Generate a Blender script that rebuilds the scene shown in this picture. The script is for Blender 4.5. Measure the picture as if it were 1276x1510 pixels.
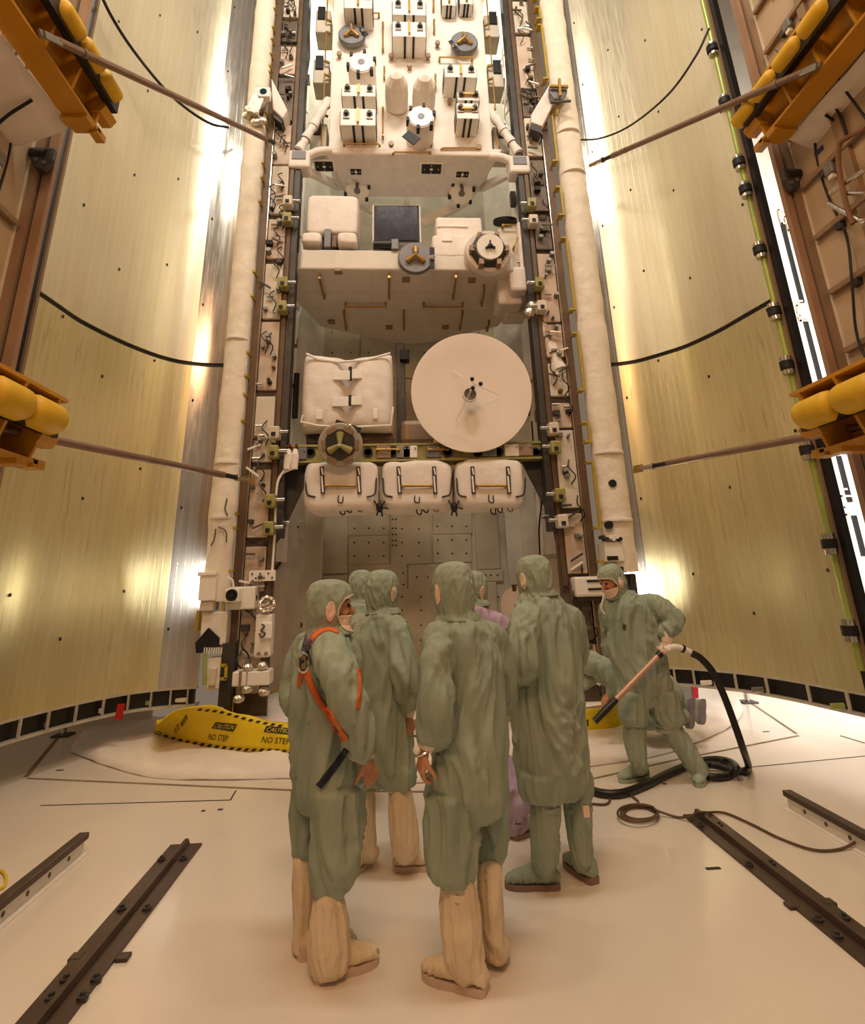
import bpy, bmesh, math, random
import numpy as np
from mathutils import Vector, Matrix, noise
from mathutils.bvhtree import BVHTree
for o in list(bpy.data.objects): bpy.data.objects.remove(o)
scn = bpy.context.scene
col = scn.collection
# ---------------------------------------------------------------- camera (1276 x 1510 frame)
FPX, PX, PY, CAMH = 843.0, 638.0, 580.0, 1.72
def _n(v): return v / np.linalg.norm(v)
_Z = _n(np.array([-78.0, 2580.0, FPX]))
_Y = np.array([-48.0, -277.0, FPX]); _Y = _n(_Y - _Z * (_Y @ _Z))
_X = np.cross(_Y, _Z)
if _X[0] < 0: _X = -_X
RM = np.array([_X, _Y, _Z]); CAM = np.array([0.0, 0.0, CAMH])
cd = bpy.data.cameras.new('camera'); cam = bpy.data.objects.new('camera', cd); col.objects.link(cam)
cd.sensor_fit = 'HORIZONTAL'; cd.sensor_width = 36.0; cd.lens = FPX / 1276 * 36
cd.shift_x = 0.0; cd.shift_y = -(755 - PY) / 1276; cd.clip_start = 0.05
r_, u_, f_ = RM @ [1, 0, 0], RM @ [0, 1, 0], RM @ [0, 0, 1]
cam.matrix_world = Matrix(((r_[0], u_[0], -f_[0], 0), (r_[1], u_[1], -f_[1], 0), (r_[2], u_[2], -f_[2], CAMH), (0, 0, 0, 1)))
scn.camera = cam
def ray(x, y): return RM @ np.array([x - PX, PY - y, FPX])
def onY(x, y, Y): d = ray(x, y); return CAM + d * (Y / d[1])
def onZ(x, y, Z): d = ray(x, y); return CAM + d * ((Z - CAMH) / d[2])
def onX(x, y, X): d = ray(x, y); return CAM + d * (X / d[0])
# ---------------------------------------------------------------- light and exposure
vs = scn.view_settings; vs.view_transform = 'Standard'; vs.look = 'None'; vs.gamma = 1.0; vs.use_curve_mapping = False
vs.exposure = 0.0
w = bpy.data.worlds.new('world'); scn.world = w; w.use_nodes = True
w.node_tree.nodes['Background'].inputs[0].default_value = (1.0, 0.75, 0.52, 1)
w.node_tree.nodes['Background'].inputs[1].default_value = 0.195
def area(name, loc, target, size, power, colr, sy=None, spread=180):
    l = bpy.data.lights.new(name, 'AREA'); l.energy = power; l.color = colr; l.size = size
    if sy: l.shape = 'RECTANGLE'; l.size_y = sy
    l.spread = math.radians(spread)
    o = bpy.data.objects.new(name, l); col.objects.link(o); o.location = loc
    o.rotation_euler = (Vector(target) - Vector(loc)).to_track_quat('-Z', 'Y').to_euler(); return o
area('assumed_high_bay_lamp_bank', (0.2, 2.2, 13.5), (0.3, 8.5, 9.0), 2.5, 430, (1.0, 0.90, 0.79), 1.2)  # lamps out of view, assumed from the brighter upper bay
area('assumed_room_lamp_bank', (-0.5, -1.5, 8.5), (0.2, 4.2, 0.0), 3.0, 270, (1.0, 0.55, 0.27), 1.5)  # warm lamps out of view, assumed from the peach tone of the floor
area('assumed_side_lamp_bank', (-3.0, 2.0, 12.0), (-3.3, 7.0, 5.0), 1.2, 110, (1.0, 0.95, 0.78), 0.6)  # assumed lamps out of view, lighting the left door
area('assumed_side_lamp_bank', (3.6, 2.0, 12.0), (3.9, 7.0, 5.0), 1.2, 110, (1.0, 0.93, 0.80), 0.6)  # assumed lamps out of view, lighting the right door
area('added_bay_flood_lamp', (0.25, 9.6, 14.5), (0.25, 9.2, 6.0), 2.2, 220, (0.95, 1.0, 0.90), 0.5)  # unseen lamp added to brighten the upper side walls of the bay
# ---------------------------------------------------------------- materials
def lin(c):
    c = c.lstrip('#'); v = [int(c[i:i + 2], 16) / 255 for i in (0, 2, 4)]
    return tuple(x / 12.92 if x <= .04045 else ((x + .055) / 1.055) ** 2.4 for x in v)
MATS = {}
def mat(name, c, rough=.5, metal=0., var=.08, scale=6., bump=0., bscale=40., stretch=(1, 1, 1), spec=.5, c2=None, emit=0, trans=0, aniso=0, coat=0):
    m = bpy.data.materials.new(name); m.use_nodes = True; nt = m.node_tree; b = nt.nodes['Principled BSDF']
    a = lin(c) if isinstance(c, str) else c
    d = lin(c2) if c2 else tuple(max(0, x * (1 - 2 * var)) for x in a)
    tc = nt.nodes.new('ShaderNodeTexCoord'); mp = nt.nodes.new('ShaderNodeMapping'); mp.inputs['Scale'].default_value = stretch
    nt.links.new(tc.outputs['Object'], mp.inputs['Vector'])
    nz = nt.nodes.new('ShaderNodeTexNoise'); nz.inputs['Scale'].default_value = scale; nz.inputs['Detail'].default_value = 5
    nt.links.new(mp.outputs[0], nz.inputs['Vector'])
    rp = nt.nodes.new('ShaderNodeValToRGB'); rp.color_ramp.elements[0].position = .3; rp.color_ramp.elements[1].position = .65
    rp.color_ramp.elements[0].color = (*d, 1); rp.color_ramp.elements[1].color = (*a, 1)
    nt.links.new(nz.outputs['Fac'], rp.inputs[0]); nt.links.new(rp.outputs[0], b.inputs['Base Color'])
    b.inputs['Roughness'].default_value = rough; b.inputs['Metallic'].default_value = metal; b.inputs['Specular IOR Level'].default_value = spec
    if aniso: b.inputs['Anisotropic'].default_value = aniso
    if coat: b.inputs['Coat Weight'].default_value = coat; b.inputs['Coat Roughness'].default_value = .12
    if trans: b.inputs['Transmission Weight'].default_value = trans
    if emit: b.inputs['Emission Color'].default_value = (*a, 1); b.inputs['Emission Strength'].default_value = emit
    if bump:
        n2 = nt.nodes.new('ShaderNodeTexNoise'); n2.inputs['Scale'].default_value = bscale; n2.inputs['Detail'].default_value = 4
        nt.links.new(mp.outputs[0], n2.inputs['Vector'])
        bp = nt.nodes.new('ShaderNodeBump'); bp.inputs['Strength'].default_value = bump; bp.inputs['Distance'].default_value = .02
        nt.links.new(n2.outputs['Fac'], bp.inputs['Height']); nt.links.new(bp.outputs[0], b.inputs['Normal'])
    MATS[name] = m; return m
W_FAB = mat('white_beta_cloth', '#efe4d9', .75, var=.05, bump=.35, bscale=14, spec=.2)
W_WRAP = mat('crinkled_wrap', '#ece0cc', .6, var=.06, bump=.9, bscale=7, spec=.3)
W_PAINT = mat('white_paint', '#efe8dd', .45, var=.04, bump=.05)
W_PANEL = mat('off_white_panel', '#d9cdb8', .55, var=.08, scale=3, bump=.15, bscale=9)
W_LINER = mat('bay_liner_cloth', '#cfc5b2', .6, var=.14, scale=2.2, bump=.8, bscale=3.5)
W_SHINY = mat('satin_white', '#f4ede2', .3, var=.02)
GREY = mat('grey_metal', '#8d8880', .45, .6, var=.12)
DGREY = mat('dark_grey_metal', '#4c4845', .5, .5, var=.15)
GRAPPLE = mat('grapple_grey', '#7d7a7c', .5, .2, var=.1)
SILVER = mat('polished_silver', '#d8d4cc', .2, 1.0, var=.08)
FOIL = mat('crinkled_foil', '#e6e0d4', .18, 1.0, var=.1, bump=1.0, bscale=25)
BLACK = mat('matt_black', '#0c0b0b', .6, var=.2)
RUBBER = mat('black_rubber', '#161211', .45, var=.2)
YHAND = mat('yellow_handrail', '#b79a2c', .45, var=.08)
GOLD = mat('gold_handrail', '#b08a46', .4, .5, var=.1)
YCAU = mat('caution_yellow', '#e3c40a', .6, var=.06, bump=.3, bscale=10)
YBUMP = mat('yellow_bumper', '#e0b21c', .55, var=.06, bump=.1, bscale=30)
YSTEEL = mat('ochre_painted_steel', '#c98f1c', .45, var=.08, scale=3)
BROWN = mat('brown_conduit', '#6d553d', .5, .3, var=.15)
PRIMER = mat('tan_steel', '#9c8065', .5, .2, var=.1, stretch=(1, 1, .15))
COPPERY = mat('orange_steel', '#aa876a', .45, .2, var=.12, stretch=(1, 1, .2))
GREENB = mat('green_primer', '#a39a5c', .5, .1, var=.15, scale=14)
TUBEG = mat('pale_green_tube', '#a9b65c', .35, .2, var=.1)
STRUT = mat('brown_grey_tube', '#8e7362', .38, .45, var=.1, stretch=(1, 1, 1))
RAILST = mat('dark_rail_steel', '#5b4a40', .42, .6, var=.16, scale=4)
ROOMW = mat('room_white_steel', '#d6cbb9', .5, var=.06, scale=1.5)
# ---------------------------------------------------------------- mesh helpers
class MB:
    def __init__(s): s.v = []; s.f = []
    def add(s, v, f):
        k = len(s.v); s.v += [tuple(map(float, p)) for p in v]; s.f += [tuple(i + k for i in q) for q in f]; return s
    def box(s, a, b):
        x0, y0, z0 = np.minimum(a, b); x1, y1, z1 = np.maximum(a, b)
        return s.hexa([(x0, y0, z0), (x1, y0, z0), (x1, y1, z0), (x0, y1, z0)], [(x0, y0, z1), (x1, y0, z1), (x1, y1, z1), (x0, y1, z1)])
    def hexa(s, lo, hi):
        return s.add(list(lo) + list(hi), [(3, 2, 1, 0), (4, 5, 6, 7), (0, 1, 5, 4), (1, 2, 6, 5), (2, 3, 7, 6), (3, 0, 4, 7)])
    def bar(s, p, q, wd, th, up=(0, 0, 1)):
        p, q = np.array(p, float), np.array(q, float); d = _n(q - p); u = np.array(up, float); sd = np.cross(d, u)
        if np.linalg.norm(sd) < 1e-4: sd = np.cross(d, [0, 1, 0])
        sd = _n(sd); u = np.cross(sd, d); a, b = sd * wd / 2, u * th / 2
        return s.hexa([p - a - b, p + a - b, p + a + b, p - a + b], [q - a - b, q + a - b, q + a + b, q - a + b])
    def tube(s, pts, r, n=8, caps=True):
        P = [np.array(p, float) for p in pts]; m = len(P); R = r if hasattr(r, '__len__') else [r] * m
        u = None; rings = []
        for i in range(m):
            t = _n(P[min(i + 1, m - 1)] - P[max(i - 1, 0)])
            if u is None:
                u = np.cross(t, [0, 0, 1]);
                if np.linalg.norm(u) < .1: u = np.cross(t, [0, 1, 0])
            u = _n(u - t * (u @ t)); v = np.cross(t, u)
            rings.append([P[i] + R[i] * (math.cos(6.28318 * k / n) * u + math.sin(6.28318 * k / n) * v) for k in range(n)])
        return s.loft(rings, caps)
    def loft(s, rings, caps=True):
        n = len(rings[0]); V = [p for r in rings for p in r]; Fc = []
        for i in range(len(rings) - 1):
            for k in range(n):
                k2 = (k + 1) % n; Fc.append((i * n + k, i * n + k2, (i + 1) * n + k2, (i + 1) * n + k))
        if caps: Fc.append(tuple(reversed(range(n)))); Fc.append(tuple((len(rings) - 1) * n + k for k in range(n)))
        return s.add(V, Fc)
    def cyl(s, p, q, r, r2=None, n=14): return s.tube([p, q], [r, r if r2 is None else r2], n)
    def lathe(s, prof, o, ax, n=24):
        ax = _n(np.array(ax, float)); u = np.cross(ax, [0, 0, 1])
        if np.linalg.norm(u) < .1: u = np.cross(ax, [0, 1, 0])
        u = _n(u); v = np.cross(ax, u); o = np.array(o, float)
        return s.loft([[o + ax * h + max(r, 1e-4) * (math.cos(6.28318 * k / n) * u + math.sin(6.28318 * k / n) * v) for k in range(n)] for r, h in prof])
    def prism(s, poly, vec):
        n = len(poly); vec = np.array(vec, float); a = [np.array(p, float) for p in poly]; b = [p + vec for p in a]
        return s.add(a + b, [tuple(reversed(range(n))), tuple(range(n, 2 * n))] + [(k, (k + 1) % n, n + (k + 1) % n, n + k) for k in range(n)])
    def sph(s, c, r, n=12, m=8):
        r = np.array([r] * 3 if not hasattr(r, '__len__') else r, float); c = np.array(c, float)
        rings = [[c + r * np.array([math.sin(t) * math.cos(6.28318 * k / n), math.sin(t) * math.sin(6.28318 * k / n), math.cos(t)]) for k in range(n)] for t in [math.pi * (i + .15) / (m + .3) for i in range(m + 1)]]
        return s.loft(rings)
    def build(s, name, m, parent=None, smooth=False, bevel=0, recalc=True):
        V = np.array(s.v)
        if parent is None: o0 = np.array([(V[:, 0].min() + V[:, 0].max()) / 2, (V[:, 1].min() + V[:, 1].max()) / 2, V[:, 2].min()])
        else: o0 = wloc(parent)
        me = bpy.data.meshes.new(name); me.from_pydata([tuple(p) for p in V - o0], [], s.f); me.update()
        if recalc:
            bm = bmesh.new(); bm.from_mesh(me); bmesh.ops.recalc_face_normals(bm, faces=bm.faces); bm.to_mesh(me); bm.free()
        o = bpy.data.objects.new(name, me); col.objects.link(o); me.materials.append(m)
        if parent is None: o.location = o0
        else: o.parent = parent
        if smooth:
            me.polygons.foreach_set('use_smooth', [True] * len(me.polygons))
            me.set_sharp_from_angle(angle=math.radians(40))
        if bevel:
            b = o.modifiers.new('bevel', 'BEVEL'); b.width = bevel; b.segments = 2; b.limit_method = 'ANGLE'; b.angle_limit = .7
        return o
def wloc(o):
    v = np.zeros(3)
    while o is not None: v = v + np.array(o.location); o = o.parent
    return v
def tag(o, label=None, cat=None, group=None, kind=None):
    if label: o['label'] = label
    if cat: o['category'] = cat
    if group: o['group'] = group
    if kind: o['kind'] = kind
    return o
def thing(name, label, cat, loc, group=None):
    o = bpy.data.objects.new(name, None); col.objects.link(o); o.location = tuple(map(float, loc)); o.empty_display_size = .1
    return tag(o, label, cat, group)
def struct(o, label, cat=None): return tag(o, label, cat or o.name.split('_')[0], kind='structure')
def inst(src, parent, p, name=None):      # a copy of a part sharing its mesh; p = its offset in world space from the source
    o = src.copy(); col.objects.link(o); o.parent = parent; o.location = tuple(map(float, p)); return o
def spline(pts, n=8):
    P = [np.array(p, float) for p in pts]; P = [2 * P[0] - P[1]] + P + [2 * P[-1] - P[-2]]; out = []
    for i in range(1, len(P) - 2):
        for k in range(n):
            t = k / n; a, b, c, d = P[i - 1:i + 3]
            out.append(.5 * (2 * b + (c - a) * t + (2 * a - 5 * b + 4 * c - d) * t * t + (3 * b - a - 3 * c + d) * t ** 3))
    return out + [P[-2]]
rnd = random.Random(7)
BCX = 0.24                                 # centre line of the bay
def bx(s, off): return BCX + s * off
# ================================================================ floor
fm = mat('white_epoxy_floor', '#e9ddcd', .3, var=.05, scale=1.1, bump=.05, bscale=3, coat=.3)
FL0, FL1 = -4.0, 7.1
flo = MB().box((-9, FL0, -.2), (9.5, FL1, 0)).build('floor', fm); struct(flo, 'glossy white epoxy floor of the changeout room', 'floor')
seam = mat('floor_seam', '#8d7a5c', .6, var=.2)
def floor_line(pts, wd, m=seam, nm='floor_seam', h=.003):
    b = MB(); P = [onZ(x, y, 0) for x, y in pts]
    for p, q in zip(P, P[1:]): b.bar(p + [0, 0, h / 2], q + [0, 0, h / 2], wd, h)
    return b.build(nm, m, flo)
floor_line([(40, 1148), (440, 1166), (640, 1168), (760, 1163)], .035)
floor_line([(860, 1152), (1000, 1120), (1178, 1085)], .03)
floor_line([(90, 1082), (38, 1146)], .045); floor_line([(1105, 1035), (1175, 1082)], .03)
floor_line([(1240, 1085), (1276, 1096)], .025); floor_line([(60, 1188), (340, 1180), (348, 1166)], .012, RUBBER)
floor_line([(1090, 1133), (1276, 1115)], .008, RUBBER)
for (x, y, L) in [(88, 1136, .07), (1130, 1079, .07), (300, 1196, .03), (325, 1194, .04), (1192 - 140, 1281, .09), (980, 1156, .03)]:
    p = onZ(x, y, 0); MB().box(p - [L / 2, .012, 0], p + [L / 2, .012, .004]).build('floor_scuff', RUBBER, flo)
# ================================================================ bay shell
BZ0, BZ1 = .25, 17.0
prof = [(2.2, 7.78), (2.24, 8.6), (1.99, 9.4), (1.6, 10.1)]
def wall_strip(pts, z0, z1, th=.08):
    b = MB()
    for (xa, ya), (xb, yb) in zip(pts, pts[1:]):
        d = _n(np.array([xb - xa, yb - ya])); nn = np.array([-d[1], d[0]]) * th
        b.hexa([(xa, ya, z0), (xb, yb, z0), (xb + nn[0], yb + nn[1], z0), (xa + nn[0], ya + nn[1], z0)], [(xa, ya, z1), (xb, yb, z1), (xb + nn[0], yb + nn[1], z1), (xa + nn[0], ya + nn[1], z1)])
    return b
wl = wall_strip([(bx(-1, o), y) for o, y in prof], BZ0, BZ1).build('wall_left', W_LINER); struct(wl, 'cloth-lined left side wall of the payload bay', 'wall')
wr = wall_strip([(bx(1, o), y) for o, y in reversed(prof)], BZ0, BZ1).build('wall_right', W_LINER); struct(wr, 'cloth-lined right side wall of the payload bay', 'wall')
wb = MB().box((bx(-1, 1.62), 10.1, BZ0), (bx(1, 1.62), 10.2, BZ1)).build('wall_back', W_LINER); struct(wb, 'quilted back wall of the payload bay', 'wall')
PAN = mat('quilted_blanket_panel', '#c9bb9e', .7, var=.1, scale=2.5, bump=.6, bscale=4, spec=.25)
PANS = mat('ribbed_metal_panel', '#d3c9b4', .5, var=.08, scale=2, bump=.12, bscale=6)
STUD = mat('dark_stud', '#2a211a', .5, .3)
def wpanel(x0, y0, x1, y1, studs=None, Y=10.06, m=PAN, par=wb, nm='quilted_panel', th=.045):
    a, b = onY(x0, y0, Y), onY(x1, y1, Y); g = .008
    p = MB().box((a[0] + g, Y - .0, b[2] + g), (b[0] - g, Y + th, a[2] - g)).build(nm, m, par, bevel=.018)
    if studs:
        s = MB()
        for (x, y) in studs:
            q = onY(x, y, Y); s.lathe([(.016, .004), (.016, -.004), (.006, -.012)], q, (0, 1, 0), 6)
        s.build('stud', STUD, p)
    return p
def gridst(xs, ys): return [(x, y) for x in xs for y in ys]
wpanel(471, 740, 513, 846); wpanel(471, 848, 513, 866, gridst([478, 485, 494, 503], [856]))
wpanel(471, 868, 513, 1006, gridst([478, 505], [885, 920, 955, 990]))
wpanel(513, 740, 575, 790, gridst([523, 544, 566], [779])); wpanel(513, 790, 575, 832, gridst([523, 544, 566], [800, 820]))
wpanel(575, 740, 637, 832, gridst([593, 618], [780, 800, 820]) + gridst([579, 584], [766, 779, 788, 797, 804]))
wpanel(637, 740, 698, 788, gridst([645, 667, 688], [776])); wpanel(637, 788, 698, 830, gridst([646, 667, 688], [796, 816]))
wpanel(698, 740, 740, 840); wpanel(698, 840, 744, 858, gridst([708, 716, 724, 734], [848])); wpanel(698, 858, 742, 1006, gridst([705, 735], [880, 910, 940, 970]))
wpanel(513, 832, 601, 870, gridst([523, 541, 580, 595], [845, 862])); wpanel(601, 832, 698, 868, gridst([615, 631, 650, 675], [851]))
wpanel(513, 870, 641, 1006, gridst([523, 545, 593, 621], [880, 900, 922, 944, 966])); wpanel(641, 870, 698, 1006, gridst([650, 690], [885, 920, 950, 980]))
for yy in (380, 470, 560, 650):      # panels higher up, between the payloads
    for k in range(5): wpanel(478 + k * 54, yy, 530 + k * 54, yy + 88, gridst([490 + k * 54, 518 + k * 54], [yy + 20, yy + 50]))
# upright ribbed panels standing left and right of the quilting
lp = wpanel(413, 728, 471, 985, None, 9.75, PANS, wl, 'upright_panel', .06)
for q in [(428, 908), (455, 903), (441, 922), (428, 946)]:
    c = onY(*q, 9.745); MB().lathe([(.055, 0), (.05, -.006)], c, (0, 1, 0), 14).build('round_hole', BLACK, lp)
rp_ = wpanel(742, 728, 800, 1000, None, 9.75, PANS, wr, 'upright_panel', .06)
for sx, wq in ((-1, wl), (1, wr)):    # vertical frames, quilts and fittings along the side walls
    for k in range(9):
        z = .6 + k * 1.45
        b = MB(); pa, pb = np.array([bx(sx, 2.18), 8.0]), np.array([bx(sx, 2.2), 8.55])
        MB().hexa([(pa[0], pa[1], z), (pb[0], pb[1], z), (pb[0] + sx * .03, pb[1], z), (pa[0] + sx * .03, pa[1], z)], [(pa[0], pa[1], z + 1.35), (pb[0], pb[1], z + 1.35), (pb[0] + sx * .03, pb[1], z + 1.35), (pa[0] + sx * .03, pa[1], z + 1.35)]).build('liner_panel', W_PANEL if k % 3 else W_FAB, wq)
        x0, y0, x1, y1 = bx(sx, 2.19), 8.66, bx(sx, 1.99), 9.34
        MB().hexa([(x0, y0, z), (x1, y1, z), (x1 + sx * .04, y1 + .01, z), (x0 + sx * .04, y0 + .01, z)], [(x0, y0, z + 1.38), (x1, y1, z + 1.38), (x1 + sx * .04, y1 + .01, z + 1.38), (x0 + sx * .04, y0 + .01, z + 1.38)]).build('liner_panel', W_FAB if k % 2 else W_PANEL, wq)
        for j in range(3):                # fittings and cables
            zz = z + rnd.uniform(.1, 1.2); t = rnd.random(); X = bx(sx, 2.16 - .18 * t); Y = 8.1 + 1.1 * t
            MB().box((X - .05, Y - .06, zz), (X + .05, Y + .06, zz + rnd.uniform(.06, .3))).build('wall_fitting', rnd.choice([W_PAINT, GREY, DGREY, W_FAB]), wq, bevel=.008)
    for k in range(7):
        z = rnd.uniform(1, 11); n = 6; t0 = rnd.random()
        pts = [(bx(sx, 2.12 - .3 * (t0 * .6 + .3 * math.sin(i * 1.3 + k) * .4 + .1)), 8.3 + .9 * t0 + .12 * math.sin(i * 2 + k), z + i * .42) for i in range(n)]
        MB().tube(spline(pts, 5), .012 + .008 * rnd.random(), 6).build('cable', RUBBER if k % 2 else W_PAINT, wq, smooth=True)
    MB().box((bx(sx, 2.02) - .1, 9.28, 4.35), (bx(sx, 2.02) + .1, 9.33, 5.15)).build('vent_grille', BLACK, wq)
    b = MB()
    for k in range(3): b.box((bx(sx, 2.02) - .07 + k * .055, 9.265, 4.38), (bx(sx, 2.02) - .05 + k * .055, 9.29, 5.12))
    b.build('grille_slat', DGREY, wq)
# aft bulkhead: the pale deck at the foot of the bay
arc = [(BCX + 2.35 * math.cos(a), 7.72 - .0 + (2.4 * math.sin(a) if math.sin(a) > 0 else .55 * math.sin(a))) for a in [6.28318 * k / 48 for k in range(48)]]
dk = MB().prism([(x, y, .1) for x, y in arc], (0, 0, .15)).build('trim_1', W_FAB); struct(dk, 'round pale bulkhead deck at the foot of the bay', 'trim')
MB().tube([(x, y, .22) for x, y in arc[24:] + arc[:1]], .035, 8).build('rim', PRIMER, dk, smooth=True)
for (x, y, sx, sy, h, m, nm) in [(580, 985, .3, .25, .18, W_PAINT, 'deck_fitting'), (612, 1012, .16, .16, .16, GREY, 'deck_fitting'), (450, 1010, .3, .2, .1, W_FAB, 'deck_fitting'), (645, 998, .2, .2, .12, DGREY, 'deck_fitting'),
                                  (740, 1010, .15, .3, .35, W_PAINT, 'deck_fitting'), (750, 985, .2, .2, .3, DGREY, 'deck_fitting'), (835, 990, .4, .3, .1, W_FAB, 'deck_fitting'), (850, 1012, .25, .12, .06, DGREY, 'deck_fitting')]:
    p = onZ(x, y, .25); MB().box(p - [sx / 2, sy / 2, 0], p + [sx / 2, sy / 2, h]).build(nm, m, dk, bevel=.02)
p = onZ(378, 1052, .25); MB().box(p - [.06, .05, 0], p + [.06, .05, .1]).build('deck_latch', BLACK, dk, bevel=.01)
for a, b_ in [((600, 955), (606, 1012)), ((592, 1010), (622, 1008)), ((395, 1022), (412, 1016))]:
    p, q = onZ(*a, .32), onZ(*b_, .32); MB().bar(p, q, .03, .03).build('deck_handrail', YHAND, dk)
RED = mat('dark_red_mark', '#7a1c22', .6)
for k in range(3):
    p = onZ(414 + 5 * k, 1013 - 6 * k, .253); MB().box(p - [.13, .05, 0], p + [.13, .02, .003]).build('red_stripe', RED, dk)
# ================================================================ doors with radiators
def radiator_mat(name, c, c2, rough, stain):
    m = bpy.data.materials.new(name); m.use_nodes = True; nt = m.node_tree; b = nt.nodes['Principled BSDF']; N, L = nt.nodes.new, nt.links.new
    uv = N('ShaderNodeUVMap'); sp = N('ShaderNodeSeparateXYZ'); L(uv.outputs[0], sp.inputs[0])
    def math_(op, a, v=None):
        n = N('ShaderNodeMath'); n.operation = op; L(a, n.inputs[0])
        if v is not None: n.inputs[1].default_value = v
        return n.outputs[0]
    fr = math_('FRACT', math_('MULTIPLY', sp.outputs[0], 11.0)); ln = math_('LESS_THAN', fr, .09)
    mp = N('ShaderNodeMapping'); mp.inputs['Scale'].default_value = (9, .55, 1); L(uv.outputs[0], mp.inputs[0])
    n1 = N('ShaderNodeTexNoise'); n1.inputs['Scale'].default_value = 1.0; n1.inputs['Detail'].default_value = 6; L(mp.outputs[0], n1.inputs[0])
    mp2 = N('ShaderNodeMapping'); mp2.inputs['Scale'].default_value = (24, 2.2, 1); L(uv.outputs[0], mp2.inputs[0])
    n2 = N('ShaderNodeTexNoise'); n2.inputs['Scale'].default_value = 1.0; n2.inputs['Detail'].default_value = 3; L(mp2.outputs[0], n2.inputs[0])
    r1 = N('ShaderNodeValToRGB'); r1.color_ramp.elements[0].position = .3; r1.color_ramp.elements[1].position = .7
    r1.color_ramp.elements[0].color = (*lin(c2), 1); r1.color_ramp.elements[1].color = (*lin(c), 1); L(n1.outputs['Fac'], r1.inputs[0])
    # brown run stains: patches in the noise, commoner on the lower panels
    st = N('ShaderNodeMath'); st.operation = 'MULTIPLY'; L(n1.outputs['Fac'], st.inputs[0]); L(n2.outputs['Fac'], st.inputs[1])
    gt = N('ShaderNodeValToRGB'); gt.color_ramp.elements[0].position = .30; gt.color_ramp.elements[1].position = .42; L(st.outputs[0], gt.inputs[0])
    mx = N('ShaderNodeMix'); mx.data_type = 'RGBA'; mul = math_('MULTIPLY', gt.outputs[0], stain); L(mul, mx.inputs[0]); L(r1.outputs[0], mx.inputs[6]); mx.inputs[7].default_value = (*lin('#bfa260'), 1)
    mx2 = N('ShaderNodeMix'); mx2.data_type = 'RGBA'; m2 = math_('MULTIPLY', ln, .35); L(m2, mx2.inputs[0]); L(mx.outputs[2], mx2.inputs[6]); mx2.inputs[7].default_value = (*lin('#fff6dc'), 1)
    L(mx2.outputs[2], b.inputs['Base Color']); b.inputs['Metallic'].default_value = .82
    rr = math_('MULTIPLY', n2.outputs['Fac'], .22); ra = math_('ADD', rr, rough - .11); L(ra, b.inputs['Roughness'])
    bp = N('ShaderNodeBump'); bp.inputs['Strength'].default_value = .25; bp.inputs['Distance'].default_value = .004; L(ln, bp.inputs['Height']); L(bp.outputs[0], b.inputs['Normal'])
    return m
RADM = radiator_mat('radiator_outer', '#efe9d2', '#e6dec0', .4, .12)  # cream base colour stands in for surroundings reflected in silver panels, lower ones too
RADS = radiator_mat('radiator_lower', '#ebe2ba', '#ddd29c', .36, .5)
TROU = radiator_mat('trough_silver', '#cfccc6', '#b9b4ac', .2, .0)
FRAMEW = mat('frame_white_web', '#cfc6b4', .45, .3, var=.1)
def sheet(pts, z0, z1, th, name, m, par, nz=2):
    """curved sheet standing on a plan curve, with thickness behind it and (arc length, height) UVs"""
    P = [np.array(p, float) for p in pts]; n = len(P); al = [0.]
    for a, b in zip(P, P[1:]): al.append(al[-1] + np.linalg.norm(b - a))
    nn = []
    for i in range(n):
        t = _n(P[min(i + 1, n - 1)] - P[max(i - 1, 0)]); q = np.array([-t[1], t[0]])
        if q[1] < 0 or (abs(q[1]) < .3 and q[0] * (P[i][0] - BCX) < 0): q = -q
        nn.append(q * th)
    mb = MB(); fr = [[(P[i][0], P[i][1], z) for i in range(n)] for z in (z0, z1)]; bk = [[(P[i][0] + nn[i][0], P[i][1] + nn[i][1], z) for i in range(n)] for z in (z0, z1)]
    V = fr[0] + fr[1] + bk[0] + bk[1]; Fc = []
    for i in range(n - 1):
        Fc += [(i, i + 1, n + i + 1, n + i), (2 * n + i + 1, 2 * n + i, 3 * n + i, 3 * n + i + 1), (i + 1, i, 2 * n + i, 2 * n + i + 1), (n + i, n + i + 1, 3 * n + i + 1, 3 * n + i)]
    Fc += [(0, n, 3 * n, 2 * n), (n - 1, 3 * n - 1, 4 * n - 1, 2 * n - 1)]
    mb.add(V, Fc); o = mb.build(name, m, par, smooth=True); me = o.data; uvl = me.uv_layers.new(name='UVMap')
    for lo in me.loops: uvl.data[lo.index].uv = (al[lo.vertex_index % n], V[lo.vertex_index][2])
    return o
def frames_mesh(arcp, z0, z1): pass
ARC = {-1: [(-2.42, 7.68), (-2.62, 7.665), (-2.8, 7.62), (-3.01, 7.52), (-3.19, 7.34), (-3.35, 7.08), (-3.48, 6.79), (-3.58, 6.49), (-3.66, 6.18), (-3.69, 5.86), (-3.72, 5.56)],
       1: [(2.95, 7.775), (3.12, 7.77), (3.31, 7.73), (3.5, 7.63), (3.67, 7.46), (3.83, 7.27), (3.98, 7.05), (4.15, 6.59), (4.25, 6.1), (4.33, 5.72)]}
DOORS = {}
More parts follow.
